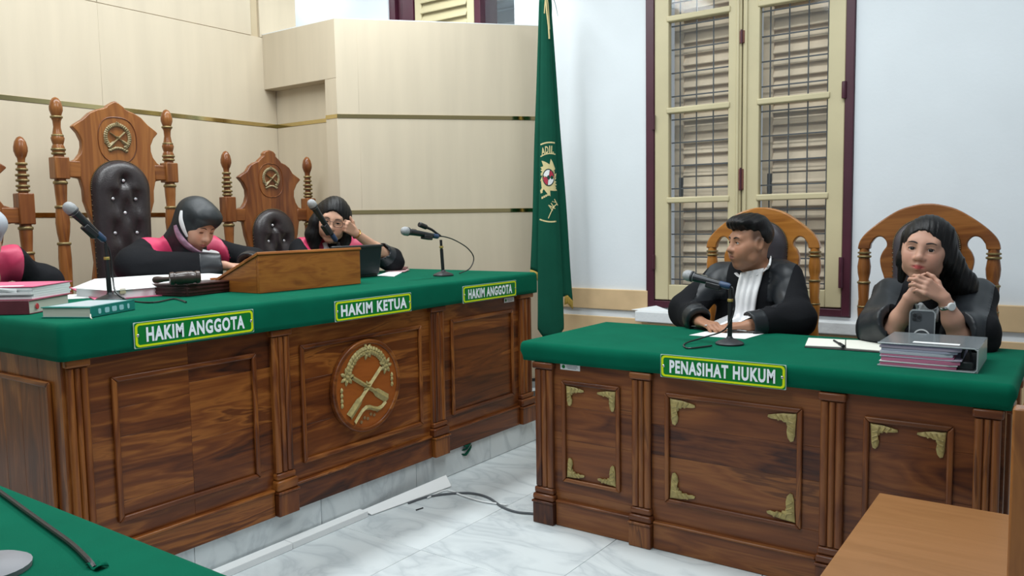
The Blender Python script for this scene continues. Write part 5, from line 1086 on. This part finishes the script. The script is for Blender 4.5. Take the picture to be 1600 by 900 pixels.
fade = ((lq[:, 2] > -.004) & (lq[:, 1] < .045))*np.clip((.040-lq[:, 1])/.022, 0, 1)*np.clip((lq[:, 2]+.004)/.022, 0, 1)*(np.abs(lq[:, 0]) < .085)*.75
tone = tone*(1-np.clip(mu+fade, 0, .85))[:, None]+A3((.02, .014, .012))*np.clip(mu+fade, 0, .85)[:, None]
body = put_np('body', P, Q, M_skin, MANR, tone); hd.eyes(MANR, B_, (-.95, -.40, .02), 1.15)
HS = SDF(); HS.ell(hd(0, -.018, .040), A3((.0765, .0965, .085))*hd.s, hd.R, k=.01); HS.ell(hd(0, .010, .090), A3((.072, .085, .040))*hd.s, hd.R, k=.03); HS.ell(hd(-.012, .064, .092), A3((.056, .036, .024))*hd.s, hd.R, k=.02); HS.ell(hd(.03, .058, .088), A3((.034, .036, .024))*hd.s, hd.R, k=.02)
def mhair(p):
    q = hd.loc(p); y = q[:, 1]; line = np.where(y > .03, .058-.25*np.clip(np.abs(q[:, 0])-.03, 0, .05)*0, np.where(y > -.02, .058-1.1*np.clip(.03-y, 0, .05), .003-.9*np.clip(-.02-y, 0, .08))); ear = np.clip((np.abs(q[:, 0])-.05)/.02, 0, 1)*np.exp(-((y+.006)/.020)**2)*.032
    return (q[:, 2]-line-ear+.006*np.sin(q[:, 0]*120)*(y > .05)*.5)*hd.s
HS.fn(mhair, .010, -1); HS.disp = lambda p: .0016*np.sin(hd.loc(p)@A3((230, 90, 40))+2*wob(p, 30, 2))+.0016*wob(p, 80, 6)
P, Q = HS.mesh(.0034, *box_of(hd.o, m=.16)); put_np('hair', P, Q, M_hair, MANR)
def draped(S, quad, d, nu, nv, amp, pleats, off=.006):
    """cloth piece lying on S: QUAD(u, v) gives a start point, d the throw direction"""
    U = A3([(i/nu, j/nv) for j in range(nv+1) for i in range(nu+1)]); st = A3([quad(u, v) for u, v in U]); H = trace(S, st, d); h = off+amp*(.5+.5*np.sin(U[:, 0]*pleats*6.283))
    pts = H-nrm(d)*h[:, None]; return lambda u, v: pts[int(round(v*nv))*(nu+1)+int(round(u*nu))]
def bil(a, b, c, d): a, b, c, d = [A3(q, float) for q in (a, b, c, d)]; return lambda u, v: (a*(1-u)+b*u)*(1-v)+(d*(1-u)+c*u)*v
def robe(S, nb, shR, shL, elR, elL, cuR, cuL, pel, fwd, rs=.082, re=.088, rc=.074, seat_z=.5, zf=0, bulk=1.):
    side = nrm(shL-shR); S.cap(shR, shL, rs*.95, rs*.95, .06); S.cap(nb, (shR+shL)/2-A3((0, 0, .05)), .075, .09, .05)
    mid = (shR+shL)/2; R = np.stack([side, np.cross((0, 0, 1.), side), (0, 0, 1.)], 1); R[:, 1] = nrm(R[:, 1]); R[:, 2] = np.cross(R[:, 0], R[:, 1])
    S.ell(mid*.62+pel*.38-A3((0, 0, .02)), (.205*bulk, .135*bulk, .25), R, .08); S.ell(pel+A3((0, 0, .10)), (.22*bulk, .16*bulk, .20), R, .08)
    for a, b, c in ((shR, elR, cuR), (shL, elL, cuL)):
        S.cap(a, b, rs*.96, re, .05); S.tapecap(b, c, re, rc, k=.03)
    seated_base(S, pel, fwd, side, zf)
def hollow(S, el, cu, r=.05):
    d = nrm(cu-el); S.cap(cu-d*.05, cu+d*.1, r*.75, r*1.3, .008, -1)
RM = SDF(); cuR, cuL = wrR+nrm(elR-wrR)*.0, wrL-nrm(elL-wrL)*.01
robe(RM, nb, shR, shL, elR, elL, cuR, cuL, A3((-1.31, 3.93, .56)), A3((0, -1., 0)), zf=.0, rs=.064, re=.080, rc=.062, bulk=.92)
RM.cap(hd(0, -.03, -.06), nb+A3((0, -.01, .035)), .060, .066, .02, -1); hollow(RM, elR, cuR); hollow(RM, elL, cuL)
RM.disp = wrinkle(.015, 17, 2)
P, Q = RM.mesh(.007, (-1.78, 3.2, .0), (-.84, 4.16, 1.2))
put_panels(P, Q, MANR, ('robe', M_robe), [('satin_yoke', M_satin, lambda p: np.maximum(np.abs(np.abs(p[:, 0]+1.305)-.155)-.055, np.maximum(.90-p[:, 2], p[:, 1]-3.98)), 'shiny satin shoulder panel of the robe', A3((1, 0, 0)), A3((-1.305, 0, 0))),
    ('satin_cuff', M_satin, lambda p: np.minimum(np.linalg.norm(p-cuR, axis=1), np.linalg.norm(p-cuL, axis=1))-.095, 'shiny satin cuff', A3((1, 0, 0)), A3((-1.305, 0, 0)))])
X_ = lambda px, py, y=3.74: A3((at(px, py, y)[0], 3.50, at(px, py, y)[2]))
UN = SDF(); UN.ev = lambda p, chunk=None: np.minimum(B_.ev(p, chunk), RM.ev(p, chunk))
st = A3([at(px, py, 3.45) for px, py in ((1204, 394), (1204, 406), (1199, 418), (1187, 427), (1172, 432), (1158, 433), (1150, 427))]); q = smooth_path(list(trace(UN, st, st-EYE, 44)-fw*.002), 5)
put('white_collar', MB().tube(q, .0125, 10, flat=(.4, 1.2)), M_cloth_w, MANR)
fq = draped(UN, bil(X_(1153, 427), X_(1186, 420), X_(1172, 519), X_(1137, 519)), (0, 1, 0), 22, 16, .008, 3.5, .010); mb = MB(); mb.grid(fq, 22, 16); put('jabot', mb, M_cloth_w, MANR, ang=80, solid=.003, label='pleated white jabot')

# ---------------------------------------------------------------- counsel: the woman resting her chin on clasped hands
W5 = empty('person', (-.50, 3.80, 0), 0, 'seated woman in black robe with long black hair, chin on clasped hands', 'person', 'people seated at the desks')
SKW = (.47, .26, .185)
hd = Head(at(1446, 389, 3.50), (-.03, -1, .01), (.12, .0, 1), 1.06); hd.open = .0054; hd.es = 1.14; hd.lip = 1.25; hd.mw = 1.22; hd.nz = .90
nb = A3((-.475, 3.70, 1.005)); shR, shL = A3((-.655, 3.73, .965)), A3((-.335, 3.73, .965)); elR, elL = at(1394, 527, 3.42), at(1499, 530, 3.40); elR[2] = .835; elL[2] = .838
wrR, wrL = at(1420, 467, 3.365), at(1475, 466, 3.345)
B_ = SDF(); hd.build(B_, full=.3); B_.cap(hd(0, -.03, -.05), nb, .048, .056, k=.03); B_.cap(shR, shL, .045, .045, .05); B_.ell((-.495, 3.78, .86), (.13, .09, .17), k=.06); B_.ell((-.495, 3.82, .66), (.14, .10, .18), k=.06)
arm(B_, shR, elR, wrR, (.043, .037, .031, .0225)); arm(B_, shL, elL, wrL, (.043, .037, .032, .0225))
fist = [(1.1, 1.3, .7), (1.15, 1.35, .7), (1.2, 1.35, .7), (1.25, 1.35, .7)]
hand(B_, wrR, at(1449, 454, 3.345)-wrR, (-.35, -.1, 1), (.25, 1, -.15), fist, (.6, .6), .92)
hand(B_, wrL, at(1443, 445, 3.305)-wrL, (.3, .5, 1), (-.45, .75, -.55), [(.35, .9, .6), (.4, .9, .6), (.5, .95, .6), (.6, 1., .6)], (.5, .4), .92)
P, Q = B_.mesh(.0032, (-.85, 3.2, .5), (-.15, 3.95, 1.35)); put_np('body', P, Q, M_skin, W5, hd.tone(P, SKW, (.42, .075, .075))); hd.eyes(W5, B_, (.04, -1, .02), .95)
HW = SDF(); HW.ell(hd(0, -.022, .036), A3((.0805, .101, .0915))*hd.s, hd.R, k=.01); HW.chain([hd(-.05, -.02, .05), hd(-.070, -.015, -.02), at(1488, 412, 3.55), at(1506, 442, 3.60), at(1520, 468, 3.63)], [.04, .034, .036, .042, .022], .04)
HW.chain([hd(.055, -.03, .04), hd(.072, -.045, -.05), hd(.075, -.055, -.13)], [.036, .028, .014], .03); HW.chain([hd(-.03, -.07, 0), at(1478, 430, 3.66), at(1500, 470, 3.70)], [.06, .07, .05], .04)
HW.ell(hd(.006, .100, -.020), A3((.0645, .092, .094))*hd.s, hd.R, k=.008, op=-1)
HW.disp = lambda p: .0011*np.sin((hd.loc(p)@A3((330, 90, 15)))+2.5*wob(p, 9, 2))+.0007*np.sin(hd.loc(p)@A3((560, 120, 25)))
P, Q = HW.mesh(.0038, *box_of(hd.o, at(1522, 470, 3.63), m=.16)); put_np('hair', P, Q, M_hair, W5)
RW = SDF(); cuR, cuL = elR+A3((.0, -.03, .075)), elL+A3((-.0, -.03, .07)); ER, EL = elR+A3((-.06, .07, .0)), elL+A3((.05, .07, .0)); cuR, cuL = elR+(wrR-elR)*.30, elL+(wrL-elL)*.12
robe(RW, nb, shR, shL, ER, EL, cuR, cuL, A3((-.50, 3.88, .56)), A3((0, -1., 0)), rs=.062, re=.082, rc=.078, bulk=.86)
RW.cap(shR, elR+(shR-elR)*.10, .062, .058, .03); RW.cap(shL, elL+(shL-elL)*.10, .062, .058, .03)
RW.cap(hd(0, -.03, -.06), nb+A3((0, -.03, .03)), .052, .062, .02, -1); hollow(RW, ER, cuR, .062); hollow(RW, EL, cuL, .062); RW.disp = wrinkle(.013, 17, 5)
P, Q = RW.mesh(.007, (-.92, 3.1, .0), (-.10, 4.14, 1.15))
put_panels(P, Q, W5, ('robe', M_robe), [('satin_yoke', M_satin, lambda p: np.maximum(np.abs(np.abs(p[:, 0]+.495)-.165)-.06, np.maximum(.80-p[:, 2], p[:, 1]-3.86)), 'shiny satin shoulder panel of the robe', A3((1, 0, 0)), A3((-.495, 0, 0)))])
d = nrm(wrL-elL); wc = wrL-d*.030; s1 = nrm(np.cross(d, (0, 0, 1.))); s2 = np.cross(s1, d)
wt = put('wristwatch', MB().tube([wc+.0275*(s1*math.cos(a)+s2*math.sin(a)) for a in np.linspace(0, 6.2832, 24, endpoint=False)], .0075, 8, flat=(.35, 1), closed=True), M_chrome, W5, label='silver wristwatch'); wn = nrm(A3((.5, -.8, .2))-d*(A3((.5, -.8, .2))@d)); put('watch_dial', MB().lathe([(.0145, -.002), (.0155, 0), (.0155, .006), (.013, .008)], wc+wn*.026, 20, wn), mat('watch_face', (.7, .72, .72), .2), wt)
e0 = hd(-.078, .0, -.028); put('earring', MB().ball(e0, .006, 10, 6), mat('pearl', (.7, .6, .45), .2), W5)
mb = MB(); mk = at(1450, 490, 3.41); mb.grid(lambda u, v: mk+A3(((u-.5)*(.085-.02*v), .012*math.sin(u*9+v*4)-.02*math.sin(3.1*u), (.5-v)*.06+.012*math.sin(u*7)*(1-v))), 12, 8); r = empty('face_mask', mk-A3((0, 0, .05)), 0, 'crumpled pale face mask hanging below the clasped hands', 'mask'); put('mask_cloth', mb, mat('mask_grey', (.36, .39, .41), .8, bump=.3, bscale=60), r, solid=.003)
for a, b in (((1433, 484), (1424, 466)), ((1472, 484), (1478, 470))): put('ear_loop', MB().tube(smooth_path([at(*a, 3.40), (at(*a, 3.40)+at(*b, 3.375))/2+A3((.006, -.004, 0)), at(*b, 3.368)], 5), .004, 6), M_cloth_w, r)

# ---------------------------------------------------------------- judges
def judge(root, hd, nb, shR, shL, elR, elL, cuR, cuL, wrR, wrL, pel, hands, skin, lip, lo, hi, seed, gaze, closed=False, h=.0034, brow=.7, yoke=.165, spots=None):
    B_ = SDF(); hd.build(B_, full=.3); B_.cap(hd(0, -.03, -.05), nb, .048, .056, k=.03); B_.cap(shR, shL, .045, .045, .05); B_.cap(nb-A3((0, 0, .12)), pel+A3((0, 0, .05)), .11, .12, .06)
    arm(B_, shR, elR, wrR, (.043, .037, .031, .024)); arm(B_, shL, elL, wrL, (.043, .037, .031, .024))
    for a in hands: hand(B_, *a)
    P, Q = B_.mesh(h, lo, hi); put_np('body', P, Q, M_skin, root, hd.tone(P, skin, lip)); hd.eyes(root, B_, gaze, brow, closed=closed)
    R_ = SDF(); robe(R_, nb, shR, shL, elR, elL, cuR, cuL, pel, A3((1., 0, 0)), rs=.066, re=.072, rc=.062, zf=.1355, bulk=.9)
    R_.cap(hd(0, -.03, -.06), nb+A3((.02, 0, .03)), .054, .062, .02, -1); hollow(R_, elR, cuR); hollow(R_, elL, cuL); R_.disp = wrinkle(.013, 17, seed)
    lo2, hi2 = box_of(pel, shR, shL, elR, elL, cuR, cuL, pel+A3((.55, 0, 0)), m=.16); lo2[2] = .13
    P, Q = R_.mesh(.007, lo2, hi2); side = nrm(shL-shR); c = (shR+shL)/2
    sd_ = lambda p, a, b: np.linalg.norm(p-a-np.clip((p-a)@(b-a)/((b-a)@(b-a)), 0, 1)[:, None]*(b-a), axis=1)
    rg = lambda p: np.maximum(np.maximum(.088-np.minimum(sd_(p, elR+(cuR-elR)*.3, cuR), sd_(p, elL+(cuL-elL)*.3, cuL)), np.abs(np.abs((p-c)@side)-.122)-.072), np.maximum(c[2]-.22-p[:, 2], c[0]-.12-p[:, 0]))
    put_panels(P, Q, root, ('robe', M_robe), [('crimson_yoke', M_crim, rg, 'crimson satin panel over the shoulder', side, c), ('satin_cuff', M_satin, lambda p: np.minimum(np.linalg.norm(p-cuR, axis=1), np.linalg.norm(p-cuL, axis=1))-.12, 'shiny satin cuff', nrm(cuL-cuR), (cuR+cuL)/2)])
    return R_
lying = [(.10, .35, .25), (.12, .35, .25), (.16, .4, .25), (.2, .4, .3)]
# middle judge: black headscarf, reading
J2 = empty('person', (-3.80, 2.33, .1355), 0, 'judge in black headscarf and crimson shoulder panels bending over papers', 'person', 'people seated at the desks')
hd = Head(atx(307, 352, -3.56), (.90, .10, -.50), (.35, .12, 1), 1.0); hd.open = .003
nb = A3((-3.70, 2.325, 1.215)); shR, shL = A3((-3.71, 2.155, 1.175)), A3((-3.70, 2.49, 1.175)); elR, elL = A3((-3.60, 2.02, 1.115)), A3((-3.52, 2.62, 1.105)); wrR, wrL = atx(350, 409, -3.43), A3((-3.36, 2.46, 1.10)); wrR[2] = 1.105
cuR = wrR+nrm(elR-wrR)*.02; cuL = wrL+nrm(elL-wrL)*.05
RJ = judge(J2, hd, nb, shR, shL, elR, elL, cuR, cuL, wrR, wrL, A3((-3.88, 2.32, .72)), [(wrR, (.12, .95, -.10), (.95, -.1, .1), (0, 0, -1), lying, (.3, .3), 1.0), (wrL, (.5, -.75, -.15), (.7, .6, .1), (0, 0, -1), lying)], (.52, .29, .20), (.40, .12, .11), (-4.02, 1.86, .60), (-3.16, 2.80, 1.50), 3, (.8, .1, -.6), True)
M_scarf = mat('black_scarf', (.012, .016, .019), .5, bump=.2, bscale=60, spec=.45)
SF = SDF(); SF.ell(hd(0, -.022, .035), (.094, .112, .102), hd.R, k=.01); SF.ell(hd(0, .040, .070), (.082, .066, .052), hd.R, k=.03); SF.cap(hd(0, -.03, -.04), nb+A3((0, 0, -.02)), .082, .10, .05); SF.cap(hd(0, .02, -.10), nb+A3((.10, 0, -.06)), .062, .075, .05)
SF.ell(hd(0, .112, -.030), (.056, .088, .080), hd.R, k=.012, op=-1); SF.disp = wrinkle(.003, 30, 6); P, Q = SF.mesh(.005, *box_of(hd.o, nb, m=.2)); put_np('headscarf', P, Q, M_scarf, J2, label='black satin headscarf')
M_lilac = mat('lilac_print', (.50, .28, .40), .7, noise=.5, nscale=40)
for nm, pts, w_, m in (('scarf_edge', [(284, 329), (283, 343), (287, 357), (293, 370)], .016, M_cloth_w), ('scarf_fold', [(274, 352), (279, 366), (290, 381), (305, 392), (320, 398)], .021, M_lilac)):
    st = A3([atx(px, py, -3.20) for px, py in pts]); q = smooth_path(list(trace(SF, st, st-EYE, 40)-fw*.004), 6); put(nm, MB().tube(q, [w_*(.45+.55*math.sin(3.1*k/(len(q)-1)+.05)) for k in range(len(q))], 10, flat=(.6, 1) if nm == 'scarf_fold' else (.45, 1)), m, J2)
put('jabot', MB().tube(smooth_path([atx(316, 393, -3.50), atx(328, 396, -3.485), atx(338, 399, -3.485), atx(341, 408, -3.50)], 5), [.012]*5+[.020]*6+[.018]*5, 10, flat=(.7, 1)), M_cloth_w, J2, label='white jabot')
# judge with glasses, head on her hand
J3 = empty('person', (-3.78, 3.32, .1355), 0, 'judge in glasses with crimson shoulder panels, cheek propped on her hand', 'person', 'people seated at the desks')
hd = Head(atx(520, 344, -3.52), (.68, -.70, -.18), (.16, .14, 1), 1.04); hd.open = .0036
nb = A3((-3.66, 3.27, 1.205)); shR, shL = A3((-3.70, 3.10, 1.155)), A3((-3.62, 3.44, 1.165)); elR, elL = A3((-3.56, 2.98, 1.05)), A3((-3.42, 3.56, 1.075)); wrR, wrL = A3((-3.36, 3.10, 1.07)), atx(555, 364, -3.43)
RJ3 = judge(J3, hd, nb, shR, shL, elR, elL, wrR+nrm(elR-wrR)*.04, elL+(wrL-elL)*.42, wrR, wrL, A3((-3.86, 3.26, .72)), [(wrR, (.8, .5, -.1), (.3, .9, .1), (0, 0, -1), lying), (wrL, atx(534, 347, -3.42)-wrL, (.2, .3, 1), (-.75, -.1, -.35), fist, (.5, .5), .95)], (.55, .31, .21), (.42, .12, .11), (-4.0, 2.8, .60), (-3.2, 3.74, 1.52), 8, (.6, -.6, -.5))
HG = SDF(); HG.ell(hd(0, -.024, .036), A3((.086, .106, .096))*hd.s, hd.R, k=.01); HG.chain([hd(.055, -.02, .04), hd(.080, -.005, -.03), hd(.088, .0, -.10), hd(.075, .02, -.165)], [.045, .042, .045, .03], .03); HG.chain([hd(-.05, -.02, .04), hd(-.076, -.015, -.03), hd(-.080, -.02, -.10), hd(-.07, .0, -.16)], [.045, .038, .035, .03], .03)
HG.ell(hd(0, .100, -.024), A3((.0625, .088, .092))*hd.s, hd.R, k=.010, op=-1); HG.disp = lambda p: .0008*np.sin((hd.loc(p)@A3((330, 90, 15)))+2.5*wob(p, 9, 2)); P, Q = HG.mesh(.0042, *box_of(hd.o, m=.27)); put_np('hair', P, Q, M_hair, J3)
gl = put('glasses', MB().tube([hd(-.008, .103, .008), hd(0, .106, .011), hd(.008, .103, .008)], .0014, 6), M_dark, J3)
for x in (-1, 1):
    put('lens_rim', MB().tube([hd(x*(.034+.025*math.copysign(abs(math.cos(a))**.7, math.cos(a))), .100-.012*(.034+.025*math.cos(a))/.06, .001+.0185*math.copysign(abs(math.sin(a))**.7, math.sin(a))) for a in np.linspace(0, 6.2832, 28, endpoint=False)], .0012, 6, closed=True), M_dark, gl); put('temple', MB().tube([hd(x*.059, .089, .006), hd(x*.078, .02, .006), hd(x*.080, -.01, -.002)], .0014, 6), M_dark, gl)
st = A3([atx(px, py, -3.25) for px, py in ((507, 379), (510, 388), (512, 396))]); put('jabot', MB().tube(smooth_path(list(trace(RJ3, st, st-EYE, 40)), 5), [.016]*5+[.022]*5+[.028], 10, flat=(1, .6)), M_cloth_w, J3, label='white jabot')
d = nrm(wrL-elL); wc = wrL-d*.012; s1 = nrm(np.cross(d, (0, 0, 1.))); s2 = np.cross(s1, d); put('bracelet', MB().tube([wc+.0285*(s1*math.cos(a)+s2*math.sin(a)) for a in np.linspace(0, 6.2832, 24, endpoint=False)], .003, 6, closed=True), mat('gold_jewel', (.6, .4, .12), .25, 1), J3)
# judge cut by the picture edge
J1 = empty('person', (-3.80, 1.45, .1355), 0, 'judge in grey headscarf mostly outside the picture, crimson panel and black sleeve showing', 'person', 'people seated at the desks')
hd = Head(atx(-36, 368, -3.56), (.9, .05, -.35), (.3, .0, 1), 1.0)
cy = hd.o[1]; nb = A3((-3.68, cy-.0, 1.20)); shR, shL = A3((-3.70, cy-.17, 1.155)), A3((-3.68, cy+.17, 1.16)); elR, elL = A3((-3.55, cy-.30, 1.06)), atx(66, 437, -3.72); wrR, wrL = A3((-3.34, cy-.22, 1.075)), A3((-3.72, cy+.09, .92))
judge(J1, hd, nb, shR, shL, elR, elL, wrR+nrm(elR-wrR)*.04, wrL+nrm(elL-wrL)*.04, wrR, wrL, A3((-3.88, cy, .72)), [(wrR, (.8, .4, -.1), (.4, .9, .1), (0, 0, -1), lying), (wrL, (.7, -.6, -.1), (.5, .8, .1), (0, 0, -1), lying)], (.52, .29, .20), (.40, .12, .11), (-4.02, cy-.48, .60), (-3.1, cy+.48, 1.5), 11, (.9, 0, -.4), h=.0045)
SF = SDF(); SF.ell(hd(0, -.022, .035), (.094, .112, .102), hd.R, k=.01); SF.ell(hd(0, .040, .066), (.082, .062, .052), hd.R, k=.03); SF.cap(hd(0, -.03, -.04), nb, .082, .09, .05); SF.ell(hd(0, .112, -.026), (.058, .088, .082), hd.R, k=.012, op=-1); SF.disp = wrinkle(.003, 30, 2)
P, Q = SF.mesh(.006, *box_of(hd.o, nb, m=.2)); put_np('headscarf', P, Q, mat('grey_scarf', (.38, .42, .46), .6), J1, label='pale grey headscarf')
mb = MB(); jq = bil((-3.25, cy-.06, 1.19), (-3.25, cy+.06, 1.19), (-3.25, cy+.05, 1.02), (-3.25, cy-.05, 1.02)); B1 = SDF(); B1.cap((-3.66, cy, 1.16), (-3.70, cy, 1.0), .10, .11); mb.grid(draped(B1, jq, (-1, 0, 0), 12, 8, .006, 3, .012), 12, 8); put('jabot', mb, M_cloth_w, J1, ang=80, solid=.003, label='white pleated jabot')
